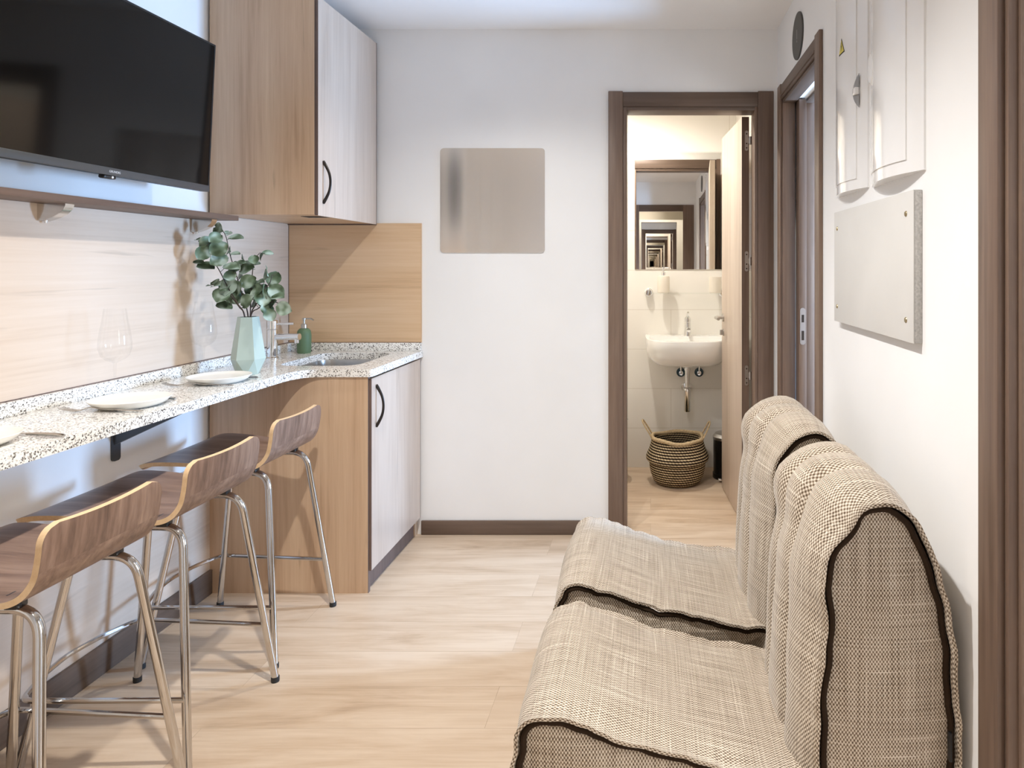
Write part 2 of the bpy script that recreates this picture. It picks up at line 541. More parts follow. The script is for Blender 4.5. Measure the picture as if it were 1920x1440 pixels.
# back wall with the bathroom doorway
DX0, DX1 = -0.128, 0.50
bm = bmesh.new()
box(bm, XL - 0.1, DX0, YB, YB + 0.1, 0, ZC); box(bm, DX1, 0.76, YB, YB + 0.1, 0, ZC); box(bm, DX0, DX1, YB, YB + 0.1, DT + 0.012, ZC)
struct('wall_back', bm, 'wall', label='white end wall with the bathroom doorway in it', cat='wall')

# right wall with two doorways
FY0, FY1 = 2.485, 3.14
NY0, NY1 = 0.40, 1.172
bm = bmesh.new()
for (a, b, z0) in ((-0.6, NY0, 0), (NY0, NY1, DT + 0.012), (NY1, FY0, 0), (FY0, FY1, DT + 0.012), (FY1, YB, 0)):
    box(bm, XR, XR + 0.13, a, b, z0, ZC)
struct('wall_right', bm, 'wall', label='white right wall behind the sofa with two doorways', cat='wall')

# wall behind the camera with a doorway, and the little room behind it
bm = bmesh.new()
box(bm, XL - 0.1, -0.16, YR - 0.1, YR, 0, ZC); box(bm, 0.44, XR, YR - 0.1, YR, 0, ZC); box(bm, -0.16, 0.44, YR - 0.1, YR, DT, ZC)
struct('wall_front', bm, 'wall', label='white wall opposite the end wall, seen in the mirror', cat='wall')
bm = bmesh.new()
box(bm, -0.75, -0.65, -1.7, YR - 0.1, 0, ZC); box(bm, 0.56, 0.66, -1.7, YR - 0.1, 0, ZC); box(bm, -0.75, 0.66, -1.8, -1.7, 0, ZC)
struct('wall_hall', bm, 'bath_paint', label='cream walls of the small room behind the front doorway', cat='wall')

# bathroom walls
bm = bmesh.new(); box(bm, -1.0, 0.66, BY1, BY1 + 0.1, 0, ZC)
struct('wall_bathroom_back', bm, 'tile', label='cream tiled bathroom wall behind the washbasin', cat='wall')
bm = bmesh.new(); box(bm, -1.0, -0.9, YB + 0.1, BY1, 0, ZC)
struct('wall_bathroom_left', bm, 'tile', label='cream tiled left wall of the bathroom', cat='wall')
bm = bmesh.new(); box(bm, 0.545, 0.64, YB + 0.1, BY1, 0, ZC)
struct('wall_bathroom_right', bm, 'tile', label='cream tiled right wall of the bathroom behind its door', cat='wall')

# side rooms beyond the right wall
bm = bmesh.new()
box(bm, 2.3, 2.4, -0.6, 0.14, 0, ZC); box(bm, 2.3, 2.4, 0.14, 0.96, 0, 0.99); box(bm, 2.3, 2.4, 0.14, 0.96, 2.01, ZC); box(bm, 2.3, 2.4, 0.96, 2.77, 0, ZC); box(bm, 2.3, 2.4, 3.23, 4.5, 0, ZC); box(bm, 2.3, 2.4, 2.77, 3.23, 0, 0.76); box(bm, 2.3, 2.4, 2.77, 3.23, 1.54, ZC)  # opening nearer the camera is added to let the fill light through
struct('wall_side_room', bm, 'wall', label='white outer wall of the side room with a window', cat='wall')
bm = bmesh.new()
box(bm, 0.64, 2.3, 4.4, 4.5, 0, ZC); box(bm, 0.74, 2.3, -0.6, -0.5, 0, ZC)
struct('wall_side_room_end', bm, 'wall', label='white end walls of the side room beyond the right doorways', cat='wall')

# baseboards
bm = bmesh.new(); box(bm, -1.10, -0.20, YB - 0.012, YB, 0, 0.068, bev=0.003)
struct('baseboard_back', bm, 'walnut_x', label='dark brown baseboard along the end wall', cat='baseboard')
bm = bmesh.new(); box(bm, XP, XP + 0.012, 0.2, YK, 0, 0.095, bev=0.003)
struct('baseboard_left', bm, 'walnut_y', label='dark brown baseboard under the counter along the left wall', cat='baseboard')
bm = bmesh.new(); box(bm, XR - 0.012, XR, 1.245, 2.41, 0, 0.068, bev=0.003)
struct('baseboard_right', bm, 'walnut_y', label='dark brown baseboard behind the sofa', cat='baseboard')

# ------------------------------------------------------------------ door trims
# bathroom doorway: architraves both sides, jamb lining with a stop
def door_trim_back():
    r = sroot('trim_1', 'dark brown frame around the bathroom doorway', 'door frame', (0.19, YB, 0))
    for (y0, y1) in ((YB - 0.014, YB), (YB + 0.1, YB + 0.114)):
        part('architrave', 'walnut_v', r, (-0.203, -0.133, y0, y1, 0, 2.126), bev=0.003)
        part('architrave', 'walnut_v', r, (0.514, 0.589, y0, y1, 0, 2.126), bev=0.003)
        part('head_board', 'walnut_x', r, (-0.133, 0.514, y0 + 0.002, y1, 2.052, 2.122), bev=0.003)
    part('jamb', 'walnut_v', r, (-0.133, -0.115, YB - 0.006, YB + 0.106, 0, DT + 0.017), bev=0.001)
    part('jamb', 'walnut_v', r, (0.499, 0.514, YB - 0.006, YB + 0.106, 0, DT + 0.017), bev=0.001)
    part('head_jamb', 'walnut_x', r, (-0.115, 0.499, YB - 0.006, YB + 0.106, DT, DT + 0.018), bev=0.001)
    return r
door_trim_back()

def door_trim_side(name, label, y0, y1, bevel_bead=True):
    r = sroot(name, label, 'door frame', (XR, (y0 + y1) / 2, 0))
    for (x0, x1) in ((XR - 0.015, XR), (XR + 0.13, XR + 0.144)):
        part('architrave', 'walnut_v', r, (x0, x1, y0 - 0.07, y0 - 0.001, 0, 2.126), bev=0.003)
        part('architrave', 'walnut_v', r, (x0, x1, y1 + 0.001, y1 + 0.071, 0, 2.126), bev=0.003)
        part('head_board', 'walnut_y', r, (x0 + 0.003, x1, y0, y1, DT + 0.018, 2.120), bev=0.003)
    return r

# far right doorway: a pocket door half hidden in the wall
r = door_trim_side('trim_2', 'dark brown frame around the doorway by the electric boxes', FY0, FY1)
part('jamb', 'walnut_v', r, (XR - 0.004, XR + 0.052, FY1 - 0.014, FY1, 0, DT + 0.012), bev=0.001)
part('jamb', 'walnut_v', r, (XR + 0.098, XR + 0.134, FY1 - 0.014, FY1, 0, DT + 0.012), bev=0.001)
part('jamb', 'walnut_v', r, (XR - 0.004, XR + 0.134, FY0, FY0 + 0.014, 0, DT + 0.012), bev=0.001)
part('head_jamb', 'walnut_y', r, (XR - 0.004, XR + 0.052, FY0, FY1, DT, DT + 0.016), bev=0.001)
part('head_jamb', 'walnut_y', r, (XR + 0.098, XR + 0.134, FY0, FY1, DT, DT + 0.016), bev=0.001)
part('bead', 'walnut_y', r, (XR - 0.017, XR - 0.006, FY0, FY1, DT + 0.030, DT + 0.040), bev=0.003)
d2 = sroot('door_2', 'dark brown sliding door edge with a lock, behind the side doorway', 'door', (XR + 0.09, 3.1, 0))
part('leaf', 'walnut_v', d2, (XR + 0.058, XR + 0.092, 3.075, FY1 + 0.11, 0.008, DT + 0.005), bev=0.002)
lk = bmesh.new()
zc = EYE - (612 - VY) * 3.07 / F
prism(lk, [(x, 3.0745, z) for (x, z) in rrect(XR + 0.0745, zc, 0.024, 0.165, 0.011)], (0, -0.003, 0))
lko = finish('lock_plate', lk, 'lock', d2)
part('lock_hole', 'hole', lko, (XR + 0.069, XR + 0.080, 3.070, 3.0716, zc + 0.018, zc + 0.052))
part('lock_hole', 'hole', lko, (XR + 0.069, XR + 0.080, 3.070, 3.0716, zc - 0.062, zc - 0.02))

# near right doorway
r = door_trim_side('trim_3', 'dark brown door frame at the right edge beside the sofa', NY0, NY1)
part('jamb', 'walnut_v', r, (XR - 0.002, XR + 0.134, NY1 - 0.012, NY1, 0, DT + 0.012), bev=0.001)
part('jamb', 'walnut_v', r, (XR - 0.002, XR + 0.134, NY0, NY0 + 0.012, 0, DT + 0.012), bev=0.001)
part('head_jamb', 'walnut_y', r, (XR - 0.002, XR + 0.134, NY0, NY1, DT, DT + 0.016), bev=0.001)
part('door_stop', 'walnut_v', r, (XR + 0.014, XR + 0.05, NY1 - 0.024, NY1 - 0.011, 0, DT), bev=0.003)

# front doorway seen in the mirror
r = sroot('trim_4', 'dark brown frame around the front doorway seen in the mirror', 'door frame', (0.14, YR, 0))
part('architrave', 'walnut_v', r, (-0.23, -0.155, YR, YR + 0.014, 0, 2.12), bev=0.003)
part('architrave', 'walnut_v', r, (0.435, 0.585, YR, YR + 0.014, 0, 2.12), bev=0.003)
part('head_board', 'walnut_x', r, (-0.155, 0.435, YR, YR + 0.012, 2.03, 2.12), bev=0.003)
bm = bmesh.new(); box(bm, -0.40, 0.50, -1.699, -1.69, 0.9, 2.0)
tag(finish('wall_mirror', bm, 'mirror'), 'frameless mirror in the room behind the front doorway, seen only by reflection', 'mirror')

# ------------------------------------------------------------------ bathroom door
ang = math.radians(-4.0)
hx, hy = 0.489, YB + 0.112
d1 = sroot('door_1', 'open bathroom door of light wood veneer swung into the bathroom', 'door', (hx, hy, 0))
d1.rotation_euler = (0, 0, -ang)
def dpart(name, mats, par, *boxes, bev=0.0):
    bm = bmesh.new()
    for b in boxes: box(bm, *b, bev=bev)
    me_o = finish(name, bm, mats, None)
    me_o.parent = par
    return me_o
leaf = dpart('leaf', 'bath_door', d1, (-0.036, 0.0, 0.004, 0.575, 0.008, DT - 0.006), bev=0.0015)
dpart('edge_strip', 'walnut_v', d1, (-0.0362, 0.0, 0.0, 0.0045, 0.008, DT - 0.006))
for py in (264, 490, 704):
    zc = EYE - (py - VY) * (hy) / F
    bm = bmesh.new()
    prism(bm, [(x, 0.0, z) for (x, z) in rrect(-0.013, zc, 0.017, 0.10, 0.008)], (0, -0.003, 0))
    box(bm, -0.006, 0.004, -0.004, 0.0, zc - 0.012, zc + 0.014)
    lathe(bm, [(0.006, zc - 0.02), (0.006, zc + 0.02)], 12, (0.004, -0.007, 0))
    h = finish('hinge', bm, 'satin'); h.parent = d1
    bm = bmesh.new()
    for dz in (-0.036, -0.014, 0.034):
        lathe(bm, [(0.0035, -0.0045), (0.0035, -0.002)], 10, (-0.013, 0, zc + dz), axis='Y')
    s = finish('hinge_screw', bm, 'hole'); s.parent = h
zc = EYE - (596 - VY) * 3.87 / F
bm = bmesh.new()
lathe(bm, [(0.024, -0.008), (0.024, 0.0)], 20, (-0.036, 0.515, zc), axis='X')
tube(bm, rounded([(-0.036, 0.515, zc), (-0.085, 0.515, zc), (-0.085, 0.40, zc)], 0.015), 0.009, 10)
h = finish('door_handle', bm, 'satin'); h.parent = d1
bm = bmesh.new()
lathe(bm, [(0.02, -0.006), (0.02, 0.0)], 20, (-0.036, 0.515, zc - 0.085), axis='X')
box(bm, -0.058, -0.04, 0.511, 0.519, zc - 0.10, zc - 0.07, bev=0.002)
h = finish('thumb_turn', bm, 'satin'); h.parent = d1

# ------------------------------------------------------------------ kitchen: panels
bm = bmesh.new()
box(bm, XL + 0.0004, XP, 0.3, YK + 0.003, 0.921, 1.4645); box(bm, XL + 0.0004, XP, YK + 0.003, YB, 0.921, 1.489)
tag(finish('backsplash_panel', bm, 'oak_y'), 'long pale oak backsplash panel on the left wall behind the counter', 'backsplash')
bm = bmesh.new(); box(bm, XP, -1.10, YB - 0.010, YB, 0.921, 1.493)
bsp = tag(finish('backsplash_panel', bm, 'oak_x'), 'short pale oak backsplash panel on the end wall behind the sink', 'backsplash')
part('edge_band', 'edge_dark', bsp, (XP, XP + 0.0025, YB - 0.0115, YB - 0.0101, 0.921, 1.489))
part('edge_band', 'oak_v', bsp, (-1.10, -1.098, YB - 0.0105, YB, 0.921, 1.493))
bm = bmesh.new(); box(bm, XL + 0.0004, XP, 0.3, YK, 0.0, 0.52)
tag(finish('wall_panel', bm, 'oak_y'), 'low pale oak panel on the left wall under the counter, behind the stools', 'panel')

# ------------------------------------------------------------------ countertop
ZT, ZU = 0.882, 0.852
def ct_outline():
    pts = [(XP, 0.75), (-1.378, 0.75), (-1.378, 2.50)]
    cur = catmull([(-1.378, 2.50, 0), (-1.3765, 2.555, 0), (-1.368, 2.612, 0), (-1.347, 2.652, 0), (-1.31, 2.672, 0), (-1.265, 2.676, 0)], 5)
    pts += [(p.x, p.y) for p in cur[1:]]
    pts += [(-1.105, 2.676), (-1.097, 2.679), (-1.094, 2.688), (-1.094, YB - 0.001), (XP, YB - 0.001)]
    return pts
sink_c = (-1.365, 2.985)
hole = [(x, y) for (x, y) in rrect(sink_c[0], sink_c[1], 0.33, 0.42, 0.07, 6)]
ct = thing('countertop', 'speckled white granite counter along the left wall, widening at the sink', 'countertop', (-1.5, 2.0, ZT))
bm = bmesh.new()
prism(bm, [(x, y, ZU) for x, y in ct_outline()], (0, 0, ZT - ZU), [[(x, y, ZU) for x, y in reversed(hole)]])
finish('worktop', bm, 'granite', ct)
bm = bmesh.new()
box(bm, XP, XP + 0.02, 0.75, YB - 0.021, ZT, 0.921, bev=0.002)
finish('upstand', bm, 'granite', ct)
bm = bmesh.new()
box(bm, XP, -1.10, YB - 0.021, YB - 0.001, ZT, 0.921, bev=0.002)
finish('upstand', bm, 'granite', ct)

part('seal', 'edge_dark', ct, (XP, XP + 0.003, 0.75, YB - 0.011, 0.9205, 0.9235), (XP, -1.10, YB - 0.0135, YB - 0.0102, 0.9205, 0.923))
# sink bowl under the cut-out
sk = thing('kitchen_sink', 'stainless steel undermount sink bowl set in the granite counter', 'sink', (sink_c[0], sink_c[1], ZU))
bm = bmesh.new()
loops = []
for (sh, z) in ((-0.03, ZU - 0.001), (0.0, ZU - 0.001), (0.003, ZU - 0.02), (0.006, ZU - 0.10), (0.02, ZU - 0.135), (0.06, ZU - 0.15)):
    loops.append([bm.verts.new((x, y, z)) for (x, y) in rrect(sink_c[0], sink_c[1], 0.334 - 2 * sh, 0.424 - 2 * sh, max(0.02, 0.072 - sh), 6)])
for A, B in zip(loops, loops[1:]):
    for k in range(len(A)):
        bm.faces.new((A[k], A[(k + 1) % len(A)], B[(k + 1) % len(A)], B[k]))
bm.faces.new(loops[-1])
finish('bowl', bm, 'steel', sk)
bm = bmesh.new(); lathe(bm, [(0.03, 0.0), (0.03, 0.004), (0.0, 0.006)], 24, (sink_c[0], sink_c[1], ZU - 0.15))
finish('drain', bm, 'chrome', sk)

# tap
fx, fy = -1.655, 2.985
tp = thing('kitchen_tap', 'chrome single lever mixer tap beside the sink', 'tap', (fx, fy, ZT))
bm = bmesh.new(); lathe(bm, [(0.026, ZT), (0.026, ZT + 0.006), (0.0215, ZT + 0.010), (0.0215, ZT + 0.128), (0.0195, ZT + 0.130)], 28, (fx, fy, 0))
finish('body', bm, 'chrome', tp)
bm = bmesh.new(); tube(bm, [(fx + 0.01, fy, ZT + 0.096), (fx + 0.125, fy - 0.01, ZT + 0.098)], 0.014, 18); lathe(bm, [(0.009, ZT + 0.070), (0.009, ZT + 0.09)], 16, (fx + 0.112, fy - 0.009, 0))
finish('spout', bm, 'chrome', tp)
bm = bmesh.new(); lathe(bm, [(0.022, ZT + 0.132), (0.022, ZT + 0.166), (0.019, ZT + 0.170), (0, ZT + 0.171)], 28, (fx, fy, 0))
tube(bm, [(fx + 0.015, fy, ZT + 0.152), (fx + 0.095, fy, ZT + 0.154)], 0.005, 10)
finish('lever', bm, 'chrome', tp)

# green soap dispenser
def pump(root, x, y, z, metal, s=1.0, dirx=1):
    bm = bmesh.new()
    lathe(bm, [(0.013 * s, z), (0.013 * s, z + 0.018 * s), (0.010 * s, z + 0.022 * s), (0.005 * s, z + 0.022 * s), (0.005 * s, z + 0.04 * s), (0.008 * s, z + 0.041 * s), (0.008 * s, z + 0.048 * s), (0, z + 0.05 * s)], 20, (x, y, 0))
    tube(bm, rounded([(x, y, z + 0.045 * s), (x + dirx * 0.032 * s, y, z + 0.046 * s), (x + dirx * 0.044 * s, y, z + 0.038 * s)], 0.012 * s), 0.0035 * s, 8)
    return finish('pump', bm, metal, root)
sx_, sy_ = -1.617, 3.185
so = thing('soap_dispenser', 'matt green ceramic soap dispenser with metal pump by the kitchen sink', 'soap dispenser', (sx_, sy_, ZT))
bm = bmesh.new(); lathe(bm, [(0.027, ZT), (0.0305, ZT + 0.006), (0.031, ZT + 0.085), (0.028, ZT + 0.104), (0.020, ZT + 0.114), (0.012, ZT + 0.117)], 32, (sx_, sy_, 0))
finish('bottle', bm, 'soap_green', so)
pump(so, sx_, sy_, ZT + 0.115, 'satin')

# ------------------------------------------------------------------ cabinets
def arch_handle(parent, x, y, z0, z1):
    bm = bmesh.new()
    h = z1 - z0
    path = catmull([(x - 0.001, y, z0), (x + 0.008, y, z0 + 0.012), (x + 0.024, y, z0 + h * 0.28), (x + 0.029, y, z0 + h * 0.5), (x + 0.024, y, z1 - h * 0.28), (x + 0.008, y, z1 - 0.012), (x - 0.001, y, z1)], 6)
    tube(bm, path, lambda t: 0.0062 - 0.0022 * math.sin(PI * t), 12, flat=1.25)
    return finish('handle', bm, 'handle', parent)

bc = thing('base_cabinet', 'oak base cabinet under the granite sink counter', 'cabinet', (-1.42, 2.98, 0))
part('side_panel', 'oak_v', bc, (XP, -1.1125, YK, YK + 0.018, 0.0, ZU - 0.001))
part('edge_band', 'edge_dark', bc, (-1.1125, -1.1112, YK, YK + 0.018, 0.0, ZU - 0.001))
part('carcass', 'oak_v', bc, (XP, -1.121, 3.244, YB - 0.001, 0.0, ZU - 0.001))
part('bottom', 'oak_v', bc, (XP, -1.121, YK + 0.018, 3.244, 0.087, 0.105))
part('plinth', 'edge_dark', bc, (-1.142, -1.127, YK + 0.018, 3.262, 0.0, 0.085))
dr = part('door', 'oak_door', bc, (-1.1105, -1.10, YK + 0.006, 3.258, 0.087, 0.843))
part('edge_band', 'edge_dark', dr, (-1.1105, -1.1002, YK + 0.004, YK + 0.006, 0.087, 0.843))
part('edge_band', 'edge_dark', dr, (-1.1105, -1.1002, 3.258, 3.263, 0.087, 0.843))
arch_handle(dr, -1.10, YK + 0.05, 0.646, 0.81)

wc = thing('wall_cabinet', 'tall oak wall cabinet hung beside the television', 'cabinet', (-1.52, 2.98, 1.49))
WT = 2.352
part('side_panel', 'oak_v', wc, (XP, -1.323, YK, YK + 0.018, 1.49, WT))
part('edge_band', 'edge_dark', wc, (-1.323, -1.3215, YK, YK + 0.018, 1.49, WT))
part('bottom', 'oak_v', wc, (XP, -1.330, YK + 0.018, 3.262, 1.49, 1.508))
part('top', 'oak_v', wc, (XP, -1.33, YK + 0.018, 3.262, WT - 0.018, WT))
part('side_panel', 'edge_dark', wc, (XP, -1.312, 3.262, YB - 0.0105, 1.484, WT + 0.003))
part('vent_slot', 'hole', wc, (-1.42, -1.335, 2.77, 2.84, 1.4885, 1.491))
dr = part('door', 'oak_door', wc, (-1.3205, -1.31, YK + 0.004, 3.258, 1.487, WT))
part('edge_band', 'edge_dark', dr, (-1.3205, -1.3102, YK + 0.002, YK + 0.004, 1.487, WT))
arch_handle(dr, -1.31, YK + 0.045, 1.54, 1.705)

# ------------------------------------------------------------------ shelf under the TV
bm = bmesh.new(); box(bm, XP - 0.009, -1.617, 0.6, YK - 0.006, 1.465, 1.484, bev=0.001)
sh = tag(finish('wall_shelf', bm, 'shelf_front'), 'narrow brown wooden shelf on the left wall below the television', 'shelf')
def shelf_bracket(label, yc):
    t = thing('shelf_bracket', label, 'bracket', (XP, yc, 1.465), 'rounded metal brackets under the shelf')
    bm = bmesh.new()
    prof = [(XP, 1.4649), (XP + 0.080, 1.4649), (XP + 0.080, 1.459), (XP + 0.074, 1.447), (XP + 0.060, 1.434), (XP + 0.042, 1.425), (XP + 0.022, 1.418), (XP + 0.010, 1.415), (XP, 1.417)]
    prism(bm, [(x, yc - 0.015, z) for x, z in prof], (0, 0.03, 0))
    bmesh.ops.bevel(bm, geom=[e for e in bm.edges if e.calc_face_angle(0) > 0.5], offset=0.003, segments=2, affect='EDGES')
    finish('body', bm, 'pale_metal', t)
    bm = bmesh.new(); lathe(bm, [(0.004, 1.409), (0.005, 1.417)], 12, (XP + 0.012, yc, 0))
    finish('screw', bm, 'chrome', t)
shelf_bracket('rounded metal shelf bracket under the television, left one of two', 1.945)
shelf_bracket('rounded metal shelf bracket just above the eucalyptus leaves', 2.59)

# counter bracket
cb = thing('counter_bracket', 'dark grey steel bracket on the wall holding up the granite counter', 'bracket', (XL, 2.215, 0.66))
bm = bmesh.new()
prism(bm, [(XL + 0.001, y, z) for (y, z) in rrect(2.222, 0.752, 0.034, 0.197, 0.01)], (0.006, 0, 0))
finish('wall_plate', bm, 'bracket_dark', cb)
bm = bmesh.new()
prism(bm, [(XL + 0.007, 2.212, ZU - 0.001), (XL + 0.30, 2.212, ZU - 0.001), (XL + 0.30, 2.212, ZU - 0.008), (XL + 0.007, 2.212, ZU - 0.145)], (0, 0.02, 0))
finish('arm', bm, 'bracket_dark', cb)

# ------------------------------------------------------------------ television
def tv():
    Wd, H = 0.868, 0.515
    tilt = math.atan2(0.024, H)
    base = Vector((-1.55, 1.96, 1.547))
    t = thing('television', 'flat black television tilted on the left wall above the shelf', 'television', base)
    # local frame: origin bottom centre of the face, +x out of the screen, y along the wall, z up
    rot = Matrix.Rotation(tilt, 4, 'Y')
    def add(name, mats, build, par):
        bm = bmesh.new(); build(bm)
        bmesh.ops.transform(bm, matrix=rot, verts=bm.verts)
        o = finish(name, bm, mats, None); o.parent = par
        return o
    add('casing', 'black_plastic', lambda b: (box(b, -0.03, -0.002, -Wd / 2, Wd / 2, 0, H, bev=0.003), box(b, -0.06, -0.03, -Wd * 0.38, Wd * 0.38, 0.03, H * 0.62, bev=0.01)), t)
    sc_ = add('screen', 'tv_screen', lambda b: box(b, -0.002, 0.0, -Wd / 2 + 0.006, Wd / 2 - 0.006, 0.022, H - 0.006), t)
    bz = add('bezel', 'tv_bezel', lambda b: (box(b, -0.0025, 0.002, -Wd / 2, Wd / 2, 0.0, 0.022, bev=0.001)), t)
    add('frame', 'black_plastic', lambda b: (box(b, -0.0025, 0.001, -Wd / 2, -Wd / 2 + 0.006, 0.022, H), box(b, -0.0025, 0.001, Wd / 2 - 0.006, Wd / 2, 0.022, H), box(b, -0.0025, 0.001, -Wd / 2 + 0.006, Wd / 2 - 0.006, H - 0.006, H)), t)
    sn = add('sensor', 'black_plastic', lambda b: box(b, -0.02, 0.0, -0.022, 0.022, -0.010, 0.001, bev=0.004), t)
    add('indicator', 'logo', lambda b: lathe(b, [(0.0035, 0.0), (0.0035, 0.0015), (0, 0.0025)], 12, (0.0, 0.006, -0.005), axis='X'), sn)
    fc = bpy.data.curves.new('brand_lettering', 'FONT')
    fc.body = 'GRUNDIG'; fc.size = 0.0092; fc.extrude = 0.0002; fc.align_x = 'CENTER'; fc.align_y = 'CENTER'
    tmp = bpy.data.objects.new('tmp_text', fc); COL.objects.link(tmp)
    dg = bpy.context.evaluated_depsgraph_get()
    me = bpy.data.meshes.new_from_object(tmp.evaluated_get(dg))
    bpy.data.objects.remove(tmp)
    me.name = 'brand_lettering'
    # text x -> +y, text y -> +z, normal -> +x
    me.transform(rot @ Matrix.Translation((0.0022, 0.012, 0.011)) @ Matrix(((0, 0, 1, 0), (1, 0, 0, 0), (0, 1, 0, 0), (0, 0, 0, 1))))
    me.materials.clear(); me.materials.append(M['logo'])
    o = bpy.data.objects.new('brand_lettering', me); COL.objects.link(o); o.parent = bz
    bm = bmesh.new(); box(bm, XL - base.x + 0.001, XL - base.x + 0.012, -0.12, 0.12, 0.15, 0.35); box(bm, XL - base.x + 0.012, -0.05, -0.03, 0.03, 0.2, 0.3)
    o = finish('wall_mount', bm, 'bracket_dark', None); o.parent = t
tv()

# ------------------------------------------------------------------ table settings
def make_plate():
    t = thing('dinner_plate', 'white plate nearest the vase on the granite counter', 'plate', (0, 0, 0), 'white plates on the counter')
    bm = bmesh.new()
    lathe(bm, [(0.0, 0.004), (0.058, 0.004), (0.062, 0.0), (0.068, 0.0), (0.074, 0.002), (0.088, 0.010), (0.0975, 0.020), (0.0995, 0.0225), (0.099, 0.0240), (0.097, 0.0235), (0.092, 0.0195), (0.084, 0.0165), (0.07, 0.0155), (0.0, 0.0155)], 64, (0, 0, 0), caps=False)
    finish('dish', bm, 'plate', t)
    return t
def make_fork(label):
    t = thing('fork', label, 'fork', (0, 0, 0), 'forks on the counter')
    bm = bmesh.new()
    spine = catmull([(0.118, 0, 0.0045), (0.06, 0, 0.0065), (0.0, 0, 0.010), (-0.03, 0, 0.013), (-0.05, 0, 0.007), (-0.065, 0, 0.0045)], 6)
    tube(bm, spine, lambda u: 0.0026 + 0.0026 * (1 - u) + 0.0035 * max(0, (u - 0.8)) * 5, 8, flat=0.45)
    for k in range(4):
        y = (k - 1.5) * 0.0062
        tube(bm, catmull([(-0.063, y * 0.8, 0.004), (-0.08, y, 0.005), (-0.10, y, 0.0085), (-0.112, y * 0.95, 0.013)], 4), lambda u: 0.0017 - 0.0008 * u, 6)
    finish('body', bm, 'cutlery', t)
    return t
def make_knife(label):
    t = thing('knife', label, 'knife', (0, 0, 0), 'knives on the counter')
    bm = bmesh.new()
    tube(bm, [(0.0, 0, 0.0045), (0.03, 0, 0.0055), (0.075, 0, 0.0062), (0.1, 0, 0.0055), (0.105, 0, 0.005)], lambda u: 0.0035 + 0.0022 * math.sin(PI * min(1, u * 1.05)), 10, flat=0.8)
    finish('grip', bm, 'cutlery', t)
    bm = bmesh.new()
    prism(bm, [(0.002, -0.004, 0.004), (0.002, 0.005, 0.004), (-0.03, 0.008, 0.004), (-0.09, 0.008, 0.004), (-0.112, -0.002, 0.004), (-0.05, -0.004, 0.004)], (0, 0, 0.0014))
    finish('blade', bm, 'cutlery', t)
    return t
def place(o, x, y, rz=0, z=ZT + 0.0005):
    o.location = (x, y, z); o.rotation_euler = (0, 0, rz)
p0 = make_plate(); place(p0, -1.505, 2.383)
p1 = dup(p0, (-1.505, 1.975, ZT + 0.0005), 'white plate in the middle of the granite counter')
p2 = dup(p0, (-1.535, 1.525, ZT + 0.0005), 'white plate cut off by the left edge of the photo')
k0 = make_fork('fork lying left of the white plate nearest the vase'); place(k0, -1.522, 2.292, 0.03)
k1 = dup(k0, (-1.522, 1.888, ZT + 0.0005), 'fork lying left of the middle white plate'); k1.rotation_euler = (0, 0, -0.02)
n0 = make_knife('knife on the vase side of the white plate nearest the vase'); place(n0, -1.512, 2.472, -0.22)
n1 = dup(n0, (-1.53, 2.085, ZT + 0.0005), 'knife lying right of the middle white plate'); n1.rotation_euler = (0, 0, -0.30)
n2 = dup(n0, (-1.485, 1.625, ZT + 0.0005), 'knife at the left edge of the counter beside the cut-off plate'); n2.rotation_euler = (0, 0, -0.16)

def make_glass(label):
    t = thing('wine_glass', label, 'wine glass', (0, 0, 0), 'wine glasses on the counter')
    bm = bmesh.new()
    lathe(bm, [(0.028, 0.275), (0.033, 0.238), (0.039, 0.202), (0.0428, 0.170), (0.0425, 0.152), (0.036, 0.130), (0.024, 0.118), (0.010, 0.112), (0.004, 0.107)], 48, caps=False)
    finish('bowl', bm, 'glass', t, normals=False)
    bm = bmesh.new(); lathe(bm, [(0.004, 0.107), (0.0032, 0.08), (0.0032, 0.02), (0.005, 0.008)], 16, caps=False)
    finish('stem', bm, 'glass', t)
    bm = bmesh.new(); lathe(bm, [(0.005, 0.008), (0.02, 0.003), (0.037, 0.001), (0.037, 0.0)], 40, caps=False)
    finish('foot', bm, 'glass', t)
    return t
g0 = make_glass('clear wine glass in front of the vase, behind the nearest plate to it'); place(g0, -1.637, 2.50)
g1 = dup(g0, (-1.64, 2.09, ZT), 'clear wine glass behind the middle white plate')

# ------------------------------------------------------------------ vase and eucalyptus
vx, vy = -1.512, 2.565
vs = thing('vase', 'pale green faceted ceramic vase holding eucalyptus on the counter', 'vase', (vx, vy, ZT))
bm = bmesh.new()
N = 6
def ring(r, z, tw):
    return [bm.verts.new((vx + r * math.cos(2 * PI * (k + tw) / N + 0.35), vy + r * math.sin(2 * PI * (k + tw) / N + 0.35), ZT + z)) for k in range(N)]
r0, r1, r2, r3, r4 = ring(0.040, 0.0, 0.5), ring(0.059, 0.058, 0.0), ring(0.036, 0.215, 0.0), ring(0.032, 0.214, 0.0), ring(0.044, 0.03, 0.0)
for k in range(N):
    n_ = (k + 1) % N
    bm.faces.new((r0[k], r1[n_], r1[k])); bm.faces.new((r0[k], r0[n_], r1[n_]))
    bm.faces.new((r1[k], r1[n_], r2[n_], r2[k])); bm.faces.new((r2[k], r2[n_], r3[n_], r3[k])); bm.faces.new((r3[k], r3[n_], r4[n_], r4[k]))
bm.faces.new(r0); bm.faces.new(r4)
finish('body', bm, 'vase', vs, sharp=5)

